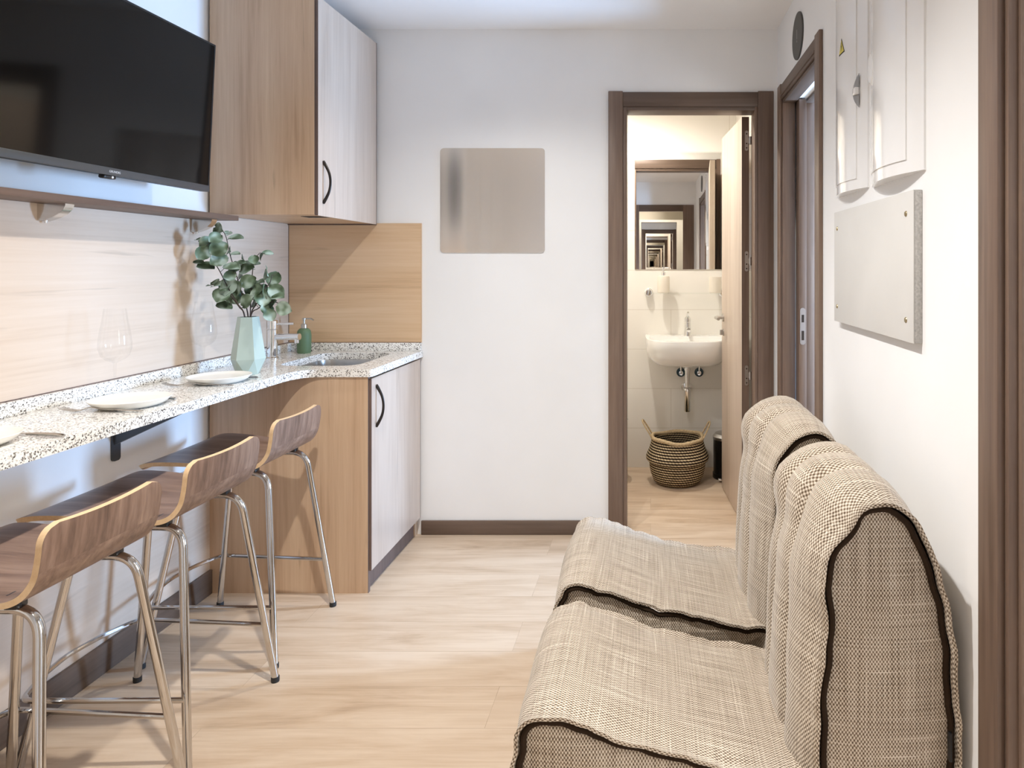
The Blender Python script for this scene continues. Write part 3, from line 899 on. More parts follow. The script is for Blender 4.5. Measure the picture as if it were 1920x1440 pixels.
def add_leaf(bm, c, r, nrm, up, narrow=1.0):
    nrm = nrm.normalized(); up = (up - nrm * up.dot(nrm)).normalized(); s = nrm.cross(up)
    rows = 6
    grid = []
    for i in range(rows + 1):
        u = i / rows
        w = math.sin(PI * min(1, max(0, (u * 0.96 + 0.02)))) ** 0.62
        row = []
        for j in range(5):
            v = j / 4 * 2 - 1
            p = c + up * ((u - 0.5) * 2 * r) + s * (v * w * r * 0.92 * narrow) + nrm * (0.22 * r * v * v - 0.18 * r * (2 * u - 1) ** 2)
            row.append(bm.verts.new(p))
        grid.append(row)
    for i in range(rows):
        for j in range(4):
            bm.faces.new((grid[i][j], grid[i][j + 1], grid[i + 1][j + 1], grid[i + 1][j]))

branches = [
 ('tallest eucalyptus stem, rising above the others in the vase', 0.02,
  [(464, 594), (456, 560), (443, 515), (432, 480), (424, 445), (416, 430)],
  [(409, 429, 12.5, 0), (442, 446, 12, 2), (428, 437, 7, 2), (430, 470, 9, 1), (441, 476, 8, 2)]),
 ('eucalyptus stem leaning far left over the wine glass', -0.05,
  [(462, 594), (446, 570), (428, 540), (410, 505), (392, 478), (372, 452)],
  [(381, 474, 13.5, 0), (410, 466, 15.5, 0), (385, 500, 14.5, 2), (387, 455, 13, 1), (411, 488, 15, 0), (434, 501, 14.5, 2), (371, 449, 6, 2), (404, 446, 12, 1), (372, 492, 9, 2)]),
 ('eucalyptus stem with the low leaves left of the vase', -0.03,
  [(461, 594), (448, 575), (430, 552), (415, 538), (396, 533)],
  [(400, 532, 13, 2), (428, 537, 16, 0), (415, 553, 15, 0), (420, 574, 13.5, 2), (440, 556, 15, 1), (446, 540, 14, 0), (463, 565, 14.5, 0)]),
 ('eucalyptus stem rising straight up right of centre with small tip leaves', 0.04,
  [(467, 594), (470, 555), (473, 515), (477, 488), (487, 474)],
  [(490, 482, 8, 1), (502, 475, 9, 2), (455, 490, 14, 1), (462, 503, 15, 0), (480, 496, 8, 2), (449, 520, 15, 1), (465, 528, 14, 0)]),
 ('eucalyptus stem leaning right with round leaves above the tap', 0.01,
  [(469, 594), (482, 568), (494, 545), (506, 530), (510, 515)],
  [(500, 511, 15, 1), (518, 546, 14.5, 0), (475, 541, 16, 0), (492, 560, 15, 1), (486, 530, 11, 2), (505, 556, 10, 1), (480, 550, 14, 0)]),
 ('lowest eucalyptus stem drooping right towards the tap', -0.02,
  [(471, 594), (485, 578), (503, 568), (518, 567), (530, 574)],
  [(511, 572, 13, 1), (532, 578, 14, 0), (506, 590, 11.5, 0), (485, 552, 14, 0), (494, 545, 12, 1), (500, 580, 12, 1), (478, 566, 12, 1)]),
]
for (lab, dy, pts, leaves) in branches:
    for q in range(2):
        i = R.randrange(1, len(pts)); a = R.random()
        qx = pts[i - 1][0] * a + pts[i][0] * (1 - a); qy = pts[i - 1][1] * a + pts[i][1] * (1 - a)
        if qy < 577: leaves.append((qx + R.uniform(-15, 15), qy + R.uniform(-12, 10), R.uniform(9, 14), R.choice([0, 0, 1, 2])))
    base = Vector((vx, vy, ZT + 0.20))
    t = thing('eucalyptus_stem', lab, 'eucalyptus', base, 'eucalyptus stems in the vase')
    P = []
    for i, (px, py) in enumerate(pts):
        u = i / (len(pts) - 1)
        P.append(at(px, py, vy + dy * u))
    P[0] = Vector((P[0].x, vy + dy * 0.2, ZT + 0.212))
    foot = Vector((vx + (P[0].x - vx) * 0.3, vy, ZT + 0.04))
    path = catmull([foot] + P, 6)
    bm = bmesh.new()
    tube(bm, path, lambda u: 0.0026 - 0.0014 * u, 7)
    lf = bmesh.new()
    for (px, py, rp, kind) in leaves:
        best = min(path, key=lambda q: (VX + q.x * F / q.y - px) ** 2 + (VY - (q.z - EYE) * F / q.y - py) ** 2)
        yy = best.y + R.uniform(-0.03, 0.03)
        c = at(px, py, yy)
        r = rp * yy / F * 1.08
        up = (c - best); up = up.normalized() if up.length > 0.004 else Vector((R.uniform(-1, 1), 0, 1)).normalized()
        nrm = Vector((R.uniform(-0.55, 0.75), -1, R.uniform(-0.1, 0.7)))
        if kind == 1: nrm = Vector((R.choice([-1, 1]) * R.uniform(0.8, 1.4), -1, R.uniform(0.0, 0.9)))
        if kind == 2: nrm = Vector((R.uniform(-0.5, 0.5), -0.55, 1.0)); up = Vector((up.x, up.y * 0.3, 0.25 * up.z))
        add_leaf(lf, c, r, nrm, up)
        tube(bm, [best, c - up * r * 0.9], 0.0009, 5)
    finish('stem', bm, 'stem', t)
    finish('foliage', lf, 'leaf', t, normals=False, sharp=80)

# ------------------------------------------------------------------ bar stools
def make_stool(label):
    t = thing('bar_stool', label, 'bar stool', (0, 0, 0), 'walnut bar stools at the counter')
    # local: x=0 at the backrest plane, front towards -x, y across
    prof = catmull([(q[0] - 0.022, 0, q[2]) for q in ((-0.428, 0, 0.630), (-0.408, 0, 0.646), (-0.36, 0, 0.656), (-0.26, 0, 0.652), (-0.16, 0, 0.640), (-0.085, 0, 0.634), (-0.042, 0, 0.643), (-0.016, 0, 0.672), (-0.004, 0, 0.715), (0.004, 0, 0.778))], 12)
    n = len(prof); S = 17
    th = 0.0125
    L = [0.0]
    for a, b in zip(prof, prof[1:]): L.append(L[-1] + (b - a).length)
    tot = L[-1]
    def grid(off, i0=0, i1=n):
        rows = []
        for i in range(n):
            d = (prof[min(i + 1, n - 1)] - prof[max(i - 1, 0)]).normalized()
            nr = Vector((-d.z, 0, d.x))
            u = L[i] / tot
            hw = 0.196 - 0.034 * min(1, max(0, (u - 0.1) / 0.7))
            # rounded corners at the two ends
            for e in (L[i], tot - L[i]):
                rc = 0.055 if e is L[i] else 0.036
                if e < rc: hw -= rc * (1 - math.sqrt(max(0, 1 - (1 - e / rc) ** 2)))
            row = []
            for j in range(S):
                v = (j / (S - 1)) * 2 - 1
                p = prof[i] + nr * off
                dish = 0.006 * v * v * max(0, (u - 0.62) / 0.38)      # backrest wraps a little
                q = Vector((p.x - dish, v * hw, p.z))
                if u < 0.62: q.z -= 0.010 * math.sin(PI * u / 0.62) * (1 - v * v)
                q.z -= 0.005 * (1 - v * v) * max(0, (u - 0.85) / 0.15)   # top edge dips in the middle
                row.append(q)
            rows.append(row)
        return rows
    core = 0.0125
    def shell(bm, o0, o1):
        A, B = grid(o0), grid(o1)
        va = [[bm.verts.new(p) for p in r] for r in A]; vb = [[bm.verts.new(p) for p in r] for r in B]
        for i in range(n - 1):
            for j in range(S - 1):
                bm.faces.new((va[i][j], va[i][j + 1], va[i + 1][j + 1], va[i + 1][j]))
                bm.faces.new((vb[i][j], vb[i + 1][j], vb[i + 1][j + 1], vb[i][j + 1]))
        for i in range(n - 1):
            for j in (0, S - 1):
                bm.faces.new((va[i][j], va[i + 1][j], vb[i + 1][j], vb[i][j]))
        for j in range(S - 1):
            for i in (0, n - 1):
                bm.faces.new((va[i][j], va[i][j + 1], vb[i][j + 1], vb[i][j]))
    bm = bmesh.new(); shell(bm, 0.0, -th)
    o = finish('seat', bm, ['ply_face', 'ply_edge', 'ply_back'], t, sharp=50)
    for p in o.data.polygons:
        c = p.center
        if abs(p.normal.y) > 0.6: p.material_index = 1
        elif p.area < 0.000001: p.material_index = 1
        elif c.z > 0.69 and abs(p.normal.z) < 0.75: p.material_index = 2
        elif c.z > 0.735 and p.normal.z > 0.6: p.material_index = 1
        elif c.x < -0.437 and abs(p.normal.x) > 0.6: p.material_index = 1
    # steel frame: an inverted U on each side
    zt = 0.604
    for sgn in (-1, 1):
        yt, yb = sgn * 0.125, sgn * 0.20
        top_r, top_f = Vector((-0.052, yt, zt)), Vector((-0.320, yt, zt))
        mid = (top_r + top_f) / 2
        for (tp_, ft) in ((top_r, Vector((0.012, yb, 0.012))), (top_f, Vector((-0.415, yb, 0.012)))):
            bm = bmesh.new()
            path = rounded([mid, tp_, ft], 0.055, 8)
            tube(bm, path, 0.0105, 14)
            lg = finish('leg', bm, 'stool_chrome', t)
            bm = bmesh.new(); lathe(bm, [(0.0115, 0.0), (0.012, 0.004), (0.012, 0.016)], 14, (ft.x, ft.y, 0))
            finish('foot_cap', bm, 'rubber', lg)
    # U-shaped footrest
    zf = 0.185
    def leg_at(front, sgn, z):
        u = (zt - z) / (zt - 0.012)
        x0, x1 = (-0.320, -0.415) if front else (-0.052, 0.012)
        return Vector((x0 + (x1 - x0) * u, sgn * (0.125 + 0.075 * u), z))
    bm = bmesh.new()
    a, b = leg_at(False, -1, zf), leg_at(False, 1, zf)
    c, d = leg_at(True, -1, zf + 0.008), leg_at(True, 1, zf + 0.008)
    ox = Vector((0, 0.016, 0))
    pts = [a - ox * 0.3, c - ox + Vector((-0.022, -0.006, 0))]
    front = [c - ox + Vector((-0.022, -0.006, 0)), Vector((-0.445, -0.10, zf + 0.010)), Vector((-0.462, 0, zf + 0.010)), Vector((-0.445, 0.10, zf + 0.010)), d + ox + Vector((-0.022, 0.006, 0))]
    path = rounded([a - ox * 0.3] + front + [b + ox * 0.3], 0.03, 6)
    tube(bm, path, 0.0068, 10)
    finish('footrest', bm, 'stool_chrome', t)
    for sgn in (-1, 1):
        for x in (-0.100, -0.285):
            bm = bmesh.new(); box(bm, x - 0.014, x + 0.014, sgn * 0.125 - 0.013, sgn * 0.125 + 0.013, zt + 0.002, 0.634, bev=0.003)
            finish('seat_mount', bm, 'black_plastic', t)
    return t
s0 = make_stool('walnut bar stool closest to the camera, cut by the left edge'); s0.location = (-1.165, 1.485, 0)
s1 = dup(s0, (-1.175, 1.915, 0), 'walnut bar stool in the middle of the three')
s2 = dup(s0, (-1.215, 2.385, 0), 'walnut bar stool against the side of the oak base cabinet')

# ------------------------------------------------------------------ sofa modules
SEAT = [(-0.245, 0.012), (-0.262, 0.20), (-0.258, 0.36), (-0.242, 0.408), (-0.20, 0.426), (-0.149, 0.418), (-0.08, 0.393), (0.0, 0.366), (0.09, 0.343), (0.2, 0.322), (0.33, 0.305)]
BACK = [(.316, .012), (.317, .2), (.320, .42), (.330, .585), (.340, .69), (.348, .76), (.385, .820), (.449, .836), (.495, .806), (.522, .76), (.547, .692), (.567, .615), (.579, .52), (.585, .35), (.587, .012)]
def resample(pts, n):
    c = catmull([(x, 0, z) for x, z in pts], 10)
    L = [0.0]
    for a, b in zip(c, c[1:]): L.append(L[-1] + (b - a).length)
    out = []
    k = 0
    for i in range(n):
        d = L[-1] * i / (n - 1)
        while k < len(c) - 2 and L[k + 1] < d: k += 1
        u = (d - L[k]) / max(1e-9, L[k + 1] - L[k])
        out.append(c[k].lerp(c[k + 1], min(1, max(0, u))))
    return out, L[-1]

def cushion(name, prof, y0, y1, parent, puff, seed, n=110, m=48, side_in=0.012):
    """upholstered block: a cover strip swept over the profile, inset side panels, dark tubes painting the shade under the cover edge"""
    P, tot = resample(prof, n)
    cen = Vector((sum(p.x for p in P) / n, 0, sum(p.z for p in P) / n))
    nr = []
    for i in range(n):
        d = (P[min(i + 1, n - 1)] - P[max(i - 1, 0)]).normalized()
        nr.append(Vector((-d.z, 0, d.x)))
    W = y1 - y0
    bm = bmesh.new()
    uvl = bm.loops.layers.uv.new('UVMap')
    uvs = {}
    def wav(i, e):
        q = mnoise.noise(Vector((i * 0.11, e * 7.3 + seed, 0.5))) * 0.011 + mnoise.noise(Vector((i * 0.33, e * 3.1 + seed, 9.5))) * 0.006
        return q
    outer = []
    for i in range(n):
        row = []
        s = tot * i / (n - 1)
        for j in range(m + 1):
            t = j / m
            edge = min(t, 1 - t) * W
            lip = 0.006 * math.exp(-(edge / 0.010) ** 2)                     # raised flange at the seam
            h = puff(t, s / tot) + lip + 0.004 * mnoise.noise(Vector((P[i].x * 9 + seed, t * W * 9, P[i].z * 9)))
            wv = wav(i, 0 if t < 0.5 else 1) * math.exp(-(edge / 0.03) ** 2)
            p = P[i] + nr[i] * (h + wv)
            p.z = max(0.004, p.z)
            yy = y0 + t * W + (wav(i + 40, 0 if t < 0.5 else 1) * 0.6) * math.exp(-(edge / 0.03) ** 2)
            v = bm.verts.new((p.x, yy, p.z))
            uvs[v] = (yy, s + seed)
            row.append(v)
        outer.append(row)
    for i in range(n - 1):
        for j in range(m):
            bm.faces.new((outer[i][j], outer[i + 1][j], outer[i + 1][j + 1], outer[i][j + 1]))
    # flange return (a few mm of thickness turned inwards)
    inner = []
    for e, j in ((0, 0), (1, m)):
        ring2, ring3 = [], []
        sg = 1 if e == 0 else -1
        for i in range(n):
            o = outer[i][j].co
            a = bm.verts.new(o - nr[i] * 0.007); uvs[a] = (outer[i][j].co.y - 0.007, tot * i / (n - 1) + seed)
            b = bm.verts.new(o - nr[i] * 0.009 + Vector((0, sg * side_in, 0))); uvs[b] = (a.co.y, tot * i / (n - 1) + seed)
            ring2.append(a); ring3.append(b)
        for i in range(n - 1):
            bm.faces.new((outer[i][j], outer[i + 1][j], ring2[i + 1], ring2[i]))
            bm.faces.new((ring2[i], ring2[i + 1], ring3[i + 1], ring3[i]))
        inner.append((ring3, sg))
    for f in bm.faces:
        for l in f.loops: l[uvl].uv = uvs[l.vert]
    cov = finish(name, bm, 'fabric', parent, sharp=75, normals=True)
    seams = []
    for e, (y, sg) in enumerate(((y0, 1), (y1, -1))):
        bm = bmesh.new(); uvl = bm.loops.layers.uv.new('UVMap')
        rings = []
        base = [P[i] - nr[i] * 0.009 + nr[i] * (puff(0.0 if e == 0 else 1.0, i / (n - 1)) + wav(i, e)) for i in range(n)]
        for p in base: p.z = max(0.004, p.z)
        K = 9
        for k in range(K + 1):
            r = 1 - k / K
            bul = -0.014 * (1 - r * r) * sg + 0.003 * sg * 0
            rg = []
            for i in range(n):
                q = cen + (base[i] - cen) * max(r, 0.001)
                wr = 0.0035 * mnoise.noise(Vector((q.x * 10, seed + e, q.z * 10))) * (1 - r)
                rg.append(bm.verts.new((q.x, y + sg * (side_in + 0.004) + bul + wr, q.z)))
            rings.append(rg)
        for A, B in zip(rings, rings[1:]):
            for i in range(n):
                i2 = (i + 1) % n
                bm.faces.new((A[i], A[i2], B[i2], B[i]))
        for f in bm.faces:
            for l in f.loops: l[uvl].uv = (l.vert.co.x + seed, l.vert.co.z)
        finish('side_panel', bm, 'fabric', parent, sharp=75)
        bm = bmesh.new()
        tube(bm, [Vector((q.x, y + sg * (side_in - 0.001), q.z)) - nr[i] * 0.002 for i, q in enumerate(base)], 0.0062, 8)
        finish('shade_tube', bm, 'seam_shade', parent)  # dark tube paints the shade line under the cover edge
    return cov

def seat_puff(t, u):
    return 0.012 * (1 - (2 * t - 1) ** 4) * (0.4 + 0.6 * math.sin(PI * min(1, u * 1.1)))
def back_puff(t, u):
    # u along the profile: 0..0.46 front face, 0.46..0.6 top, then the rear
    fr = max(0.0, min(1.0, (0.56 - u) / 0.12))
    base = (0.040 * fr + 0.010) * (1 - (2 * t - 1) ** 4)
    dent = 0.0
    for c in (0.345, 0.675):
        cc = c + 0.025 * math.sin(u * 11 + c * 9)
        amp = fr * (0.020 + 0.022 * (0.5 + 0.5 * math.cos((u - 0.27) * 2 * PI / 0.2)))
        dent += amp * math.exp(-(abs(t - cc) / 0.05) ** 1.4)
    fold = 0.010 * fr * math.sin(u * 52 + 5 * t) * math.exp(-((u - 0.43) / 0.06) ** 2)
    return base - dent + fold

def sofa(label, y0, y1, seed, dx=0.0):
    t = thing('sofa_module', label, 'sofa', (0.17, (y0 + y1) / 2, 0), 'beige fabric sofa modules')
    cushion('seat_cover', [(x + dx, z) for x, z in SEAT], y0, y1, t, seat_puff, seed)
    cushion('back_cover', [(x, z) for x, z in BACK], y0, y1, t, back_puff, seed + 3.7)
    return t
sofa('beige woven armless sofa module nearest the camera, right of the photo', 1.295, 1.735, 1.3)
sofa('beige woven armless sofa module nearer the bathroom doorway', 1.835, 2.325, 5.9, 0.0)
# pull of the zip on the near module's rear edge is part of that module
near = [o for o in bpy.data.objects if o.name == 'sofa_module'][0]
bm = bmesh.new(); box(bm, 0.566, 0.572, 1.293, 1.303, 0.345, 0.40, bev=0.002)
finish('zip_pull', bm, 'black_plastic', near)

# ------------------------------------------------------------------ end wall: steel sheet
bm = bmesh.new()
prism(bm, [(x, YB - 0.004, z) for x, z in rrect(-0.759, 1.603, 0.502, 0.502, 0.018, 6)], (0, 0.004, 0))  # polished metal panel, flat against the wall
tag(finish('steel_plate', bm, 'steelpanel'), 'square polished steel sheet with rounded corners on the end wall', 'mirror')

# ------------------------------------------------------------------ right wall: boxes, board, sign
def arc(y0, y1, depth, x, n=18):
    return [(x - depth * (1 - (2 * k / n - 1) ** 2) if 0 < k < n else x, y0 + (y1 - y0) * k / n) for k in range(n + 1)]
def ebox(label, y0, y1, z0, z1, depth, first):
    t = thing('electric_box', label, 'fuse box', (XR, (y0 + y1) / 2, z0), 'white curved electric boxes on the right wall')
    bm = bmesh.new()
    pts = arc(y0, y1, depth, XR - 0.005)
    poly = [(XR, y0)] + pts + [(XR, y1)]
    prism(bm, [(x, y, z0) for x, y in poly], (0, 0, z1 - z0))
    finish('housing', bm, 'white_gloss', t, sharp=30)
    m = (y1 - y0) * 0.13
    bm = bmesh.new()
    pts = [p for p in arc(y0, y1, depth, XR - 0.005, 40) if y0 + m <= p[1] <= y1 - m * 0.5]
    inn = [(x + 0.004, y) for x, y in reversed(pts)]
    outp = [(x - 0.003, y) for x, y in pts]
    prism(bm, [(x, y, z0 + 0.03) for x, y in outp + inn], (0, 0, z1 - z0 - 0.06))
    dr = finish('door', bm, 'white_gloss', t, sharp=30)
    return t, dr
t1, dr1 = ebox('white electric box with a yellow warning triangle, nearer the side doorway', 1.905, 2.212, 1.507, 2.24, 0.030, True)
t2, dr2 = ebox('white electric box next to the right door frame, without a triangle', 1.512, 1.862, 1.50, 2.24, 0.036, False)
# warning triangle on the first box
def surf(y, y0, y1, depth):
    u = (y - y0) / (y1 - y0)
    return XR - 0.005 - depth * (1 - (2 * u - 1) ** 2) - 0.003
def tri(c_y, c_z, w, h, eps):
    f = lambda y: surf(y, 1.905, 2.212, 0.030) - eps
    pts = [(c_y - w / 2, c_z - h / 2), (c_y + w / 2, c_z - h / 2), (c_y, c_z + h / 2)]
    return [(f(y), y, z) for y, z in pts]
bm = bmesh.new(); prism(bm, tri(2.045, 1.945, 0.052, 0.047, 0.0003), (-0.0006, 0, 0))
ws = finish('warning_sticker', bm, 'black_line', dr1)
bm = bmesh.new(); prism(bm, tri(2.045, 1.9443, 0.043, 0.038, 0.001), (-0.0006, 0, 0))
finish('sticker_face', bm, 'yellow', ws)
bm = bmesh.new()
f = surf(2.045, 1.905, 2.212, 0.030) - 0.0017
prism(bm, [(f, 2.045, 1.956), (f, 2.049, 1.943), (f, 2.0455, 1.943), (f, 2.047, 1.930), (f, 2.041, 1.945), (f, 2.0445, 1.945), (f, 2.043, 1.956)], (-0.0004, 0, 0))
finish('bolt_mark', bm, 'black_line', ws)
# latches: a half-moon recess
def latch(dr, y, y0, y1, depth, zc, mats):
    f = surf(y, y0, y1, depth)
    bm = bmesh.new()
    pts = [(y + 0.030 * (1 - (k / 10 * 2 - 1) ** 2), zc - 0.048 + 0.096 * k / 10) for k in range(11)]
    prism(bm, [(surf(yy, y0, y1, depth) - 0.0005, yy, zz) for yy, zz in pts], (-0.0012, 0, 0))
    l = finish('latch_recess', bm, mats, dr)
    bm = bmesh.new(); box(bm, surf(y + 0.014, y0, y1, depth) - 0.009, f + 0.002, y, y + 0.026, zc - 0.010, zc + 0.010, bev=0.002)
    finish('latch', bm, 'white_gloss', l)
latch(dr1, 1.935, 1.905, 2.212, 0.030, 1.785, 'grey_latch')
bm = bmesh.new()
lathe(bm, [(0.0, -0.002), (0.02, 0.0), (0.024, 0.006)], 20, (surf(1.775, 1.512, 1.862, 0.036) - 0.005, 1.775, 1.80), axis='X')
for v in bm.verts: v.co.z = 1.80 + (v.co.z - 1.80) * 1.9
finish('latch', bm, 'white_gloss', dr2)

# grey board
bd = thing('wall_board', 'grey rectangular board screwed to the right wall under the electric boxes', 'board', (XR, 1.86, 1.285))
bm = bmesh.new()
box(bm, XR - 0.021, XR - 0.018, 1.531, 2.19, 1.112, 1.458, bev=0.0008)
finish('face', bm, 'felt_front', bd)
bm = bmesh.new()
box(bm, XR - 0.018, XR, 1.531, 2.19, 1.112, 1.458, bev=0.002)
finish('core', bm, 'felt_edge', bd)
for (y, z) in ((1.575, 1.407), (1.575, 1.162), (2.155, 1.405), (2.155, 1.160)):
    bm = bmesh.new(); lathe(bm, [(0.0, -0.004), (0.0055, -0.0025), (0.007, 0.0)], 14, (XR - 0.021, y, z), axis='X')
    finish('screw', bm, 'screw', bd)

# round door signs
def round_sign(label, y, z, rad):
    t = thing('door_sign', label, 'sign', (XR, y, z), 'round dark signs above the doors')
    bm = bmesh.new(); lathe(bm, [(0, -0.007), (rad - 0.002, -0.007), (rad, -0.005), (rad, 0.0)], 40, (XR, y, z), axis='X')
    finish('disc', bm, 'sign_dark', t)
    bm = bmesh.new(); box(bm, XR - 0.0078, XR - 0.0068, y - 0.004, y + 0.004, z - 0.012, z + 0.026); box(bm, XR - 0.0078, XR - 0.0068, y - 0.004, y + 0.004, z - 0.026, z - 0.018)
    finish('mark', bm, 'sign_mark', t)
round_sign('round dark grey sign on the wall above the side doorway', 2.815, 2.236, 0.096)
round_sign('round dark sign above the near right door, seen only in the mirror', 0.62, 2.27, 0.096)

# ------------------------------------------------------------------ bathroom
bm = bmesh.new(); box(bm, -0.102, 0.52, BY1 - 0.006, BY1, 1.268, 2.015)
tag(finish('wall_mirror', bm, 'mirror'), 'frameless bathroom mirror above the washbasin', 'mirror')

# washbasin
bxc, bz0, bz1 = 0.228, 0.685, 0.850
wb = thing('washbasin', 'white wall-hung washbasin with rounded front in the bathroom', 'washbasin', (bxc, BY1, bz1))
bm = bmesh.new()
def basin_ring(scale_x, depth, z, yb=BY1, n=40):
    pts = []
    hw = 0.262 * scale_x
    for k in range(n + 1):
        a = PI * k / n
        ex = 0.55
        cx_, sn_ = math.cos(a), math.sin(a)
        x = hw * math.copysign(abs(cx_) ** ex, cx_)
        y = -depth * abs(sn_) ** ex
        pts.append((bxc + x, yb + y, z))
    return pts
rings = [basin_ring(0.70, 0.27, bz0), basin_ring(0.80, 0.32, bz0 + 0.008), basin_ring(0.93, 0.39, bz0 + 0.045), basin_ring(0.985, 0.42, bz0 + 0.10), basin_ring(1.0, 0.43, bz1 - 0.004), basin_ring(0.995, 0.427, bz1)]
inn = [basin_ring(0.93, 0.40, bz1, BY1 - 0.01), basin_ring(0.88, 0.37, bz1 - 0.012, BY1 - 0.012), basin_ring(0.80, 0.33, bz1 - 0.07, BY1 - 0.03), basin_ring(0.45, 0.2, bz1 - 0.11, BY1 - 0.08)]
# tap ledge: inner bowl starts 0.1 m off the wall
def inner(scale_x, d0, d1, z, n=40):
    pts = []
    for k in range(n + 1):
        a = PI * k / n
        cx_, sn_ = math.cos(a), math.sin(a)
        pts.append((bxc + 0.262 * scale_x * math.copysign(abs(cx_) ** 0.55, cx_), BY1 - d0 - (d1 - d0) * abs(sn_) ** 0.55, z))
    return pts
inn = [inner(0.93, 0.0, 0.405, bz1), inner(0.90, 0.10, 0.395, bz1), inner(0.87, 0.105, 0.38, bz1 - 0.015), inner(0.78, 0.12, 0.33, bz1 - 0.08), inner(0.4, 0.17, 0.26, bz1 - 0.11)]
allr = [[bm.verts.new(p) for p in rg] for rg in rings + inn]
for A, B in zip(allr, allr[1:]):
    for k in range(len(A) - 1):
        bm.faces.new((A[k], A[k + 1], B[k + 1], B[k]))
bm.faces.new(allr[0]); bm.faces.new(allr[-1])
bm.faces.new((allr[6][0], allr[6][-1], allr[7][-1], allr[7][0]))          # tap ledge
for A, B in zip(allr[7:], allr[8:]):
    bm.faces.new((A[-1], A[0], B[0], B[-1]))
# backs
finish('basin', bm, 'porcelain', wb, sharp=50)
bm = bmesh.new(); tube(bm, [(bxc, BY1 - 0.2, bz0 - 0.0), (bxc, BY1 - 0.2, bz0 - 0.012)], 0.035, 20)
finish('drain_collar', bm, 'porcelain', wb)
bt = thing('basin_tap', 'small chrome tap standing on the bathroom washbasin', 'tap', (bxc + 0.005, BY1 - 0.07, bz1))
tx, ty = bxc + 0.005, BY1 - 0.07
bm = bmesh.new()
lathe(bm, [(0.024, bz1), (0.022, bz1 + 0.01), (0.019, bz1 + 0.05), (0.018, bz1 + 0.085)], 24, (tx, ty, 0))
tube(bm, [(tx, ty - 0.01, bz1 + 0.05), (tx, ty - 0.11, bz1 + 0.045)], 0.012, 14)
finish('body', bm, 'chrome', bt)
bm = bmesh.new()
lathe(bm, [(0.019, bz1 + 0.087), (0.020, bz1 + 0.11), (0.008, bz1 + 0.125), (0, bz1 + 0.126)], 20, (tx, ty, 0))
tube(bm, [(tx, ty, bz1 + 0.115), (tx, ty - 0.05, bz1 + 0.15)], 0.007, 10)
finish('lever', bm, 'chrome', bt)
# waste trap and valves
yt_ = BY1 - 0.12
wt = thing('waste_trap', 'chrome waste pipe with a trap hanging below the washbasin', 'pipe', (bxc, yt_, 0.45))
bm = bmesh.new()
lathe(bm, [(0.028, 0.685), (0.028, 0.672), (0.015, 0.668), (0.015, 0.60)], 24, (bxc, yt_, 0))
lathe(bm, [(0.019, 0.655), (0.019, 0.64)], 20, (bxc, yt_, 0))
finish('tailpipe', bm, 'chrome', wt)
bm = bmesh.new()
lathe(bm, [(0.015, 0.60), (0.015, 0.535), (0.024, 0.53), (0.024, 0.505), (0.022, 0.50), (0.022, 0.39), (0.018, 0.383), (0, 0.382)], 24, (bxc, yt_, 0))
tube(bm, [(bxc, yt_, 0.517), (bxc, BY1 - 0.001, 0.517)], 0.016, 16)
lathe(bm, [(0.033, -0.012), (0.033, 0.0)], 24, (bxc, BY1, 0.517), axis='Y')
finish('trap', bm, 'chrome', wt)
for lab, px in (('round angle valve left of the chrome waste pipe', 1277), ('round angle valve right of the chrome waste pipe', 1311)):
    x = (px - VX) * (BY1 - 0.03) / F; z = EYE - (699 - VY) * (BY1 - 0.03) / F
    v = thing('angle_valve', lab, 'valve', (x, BY1, z), 'angle valves under the washbasin')
    bm = bmesh.new(); lathe(bm, [(0.0285, -0.012), (0.0285, 0.0)], 24, (x, BY1, z), axis='Y')
    finish('rose', bm, 'valve_blue', v)
    bm = bmesh.new(); lathe(bm, [(0, -0.045), (0.014, -0.043), (0.016, -0.03), (0.012, -0.012)], 18, (x, BY1, z), axis='Y')
    tube(bm, [(x, BY1 - 0.022, z), (x, BY1 - 0.022, z + 0.05)], 0.006, 10)
    finish('knob', bm, 'chrome', v)

# glass shelf with cups
zs = 1.120
gs = thing('glass_shelf', 'glass shelf on chrome holders under the bathroom mirror', 'shelf', (0.2, BY1, zs))
bm = bmesh.new(); box(bm, -0.045, 0.50, BY1 - 0.125, BY1 - 0.012, zs - 0.006, zs, bev=0.001)
finish('pane', bm, 'shelf_glass', gs)
for x in (-0.012, 0.46):
    bm = bmesh.new(); lathe(bm, [(0.0, -0.05), (0.018, -0.048), (0.023, -0.035), (0.023, -0.012), (0.026, -0.01), (0.026, 0.0)], 24, (x, BY1, zs), axis='Y')
    finish('holder', bm, 'chrome', gs)
cx_, cy_ = (1244 - VX) * 4.29 / F, 4.29
sd = thing('soap_dispenser', 'cream soap dispenser with pump on the bathroom glass shelf', 'soap dispenser', (cx_, cy_, zs))
bm = bmesh.new(); lathe(bm, [(0.033, zs), (0.038, zs + 0.004), (0.0395, zs + 0.03), (0.0395, zs + 0.095), (0.036, zs + 0.106), (0.012, zs + 0.110)], 32, (cx_, cy_, 0))
finish('bottle', bm, 'soap_cream', sd)
pump(sd, cx_, cy_, zs + 0.108, 'chrome', 1.1)
cx_ = (1341 - VX) * 4.29 / F
tm = bmesh.new(); lathe(tm, [(0.034, zs), (0.038, zs + 0.004), (0.0395, zs + 0.03), (0.0395, zs + 0.10), (0.036, zs + 0.10), (0.035, zs + 0.01), (0, zs + 0.01)], 32, (cx_, cy_, 0))
tag(finish('tumbler', tm, 'soap_cream'), 'cream tumbler on the glass shelf beside the open door', 'tumbler')

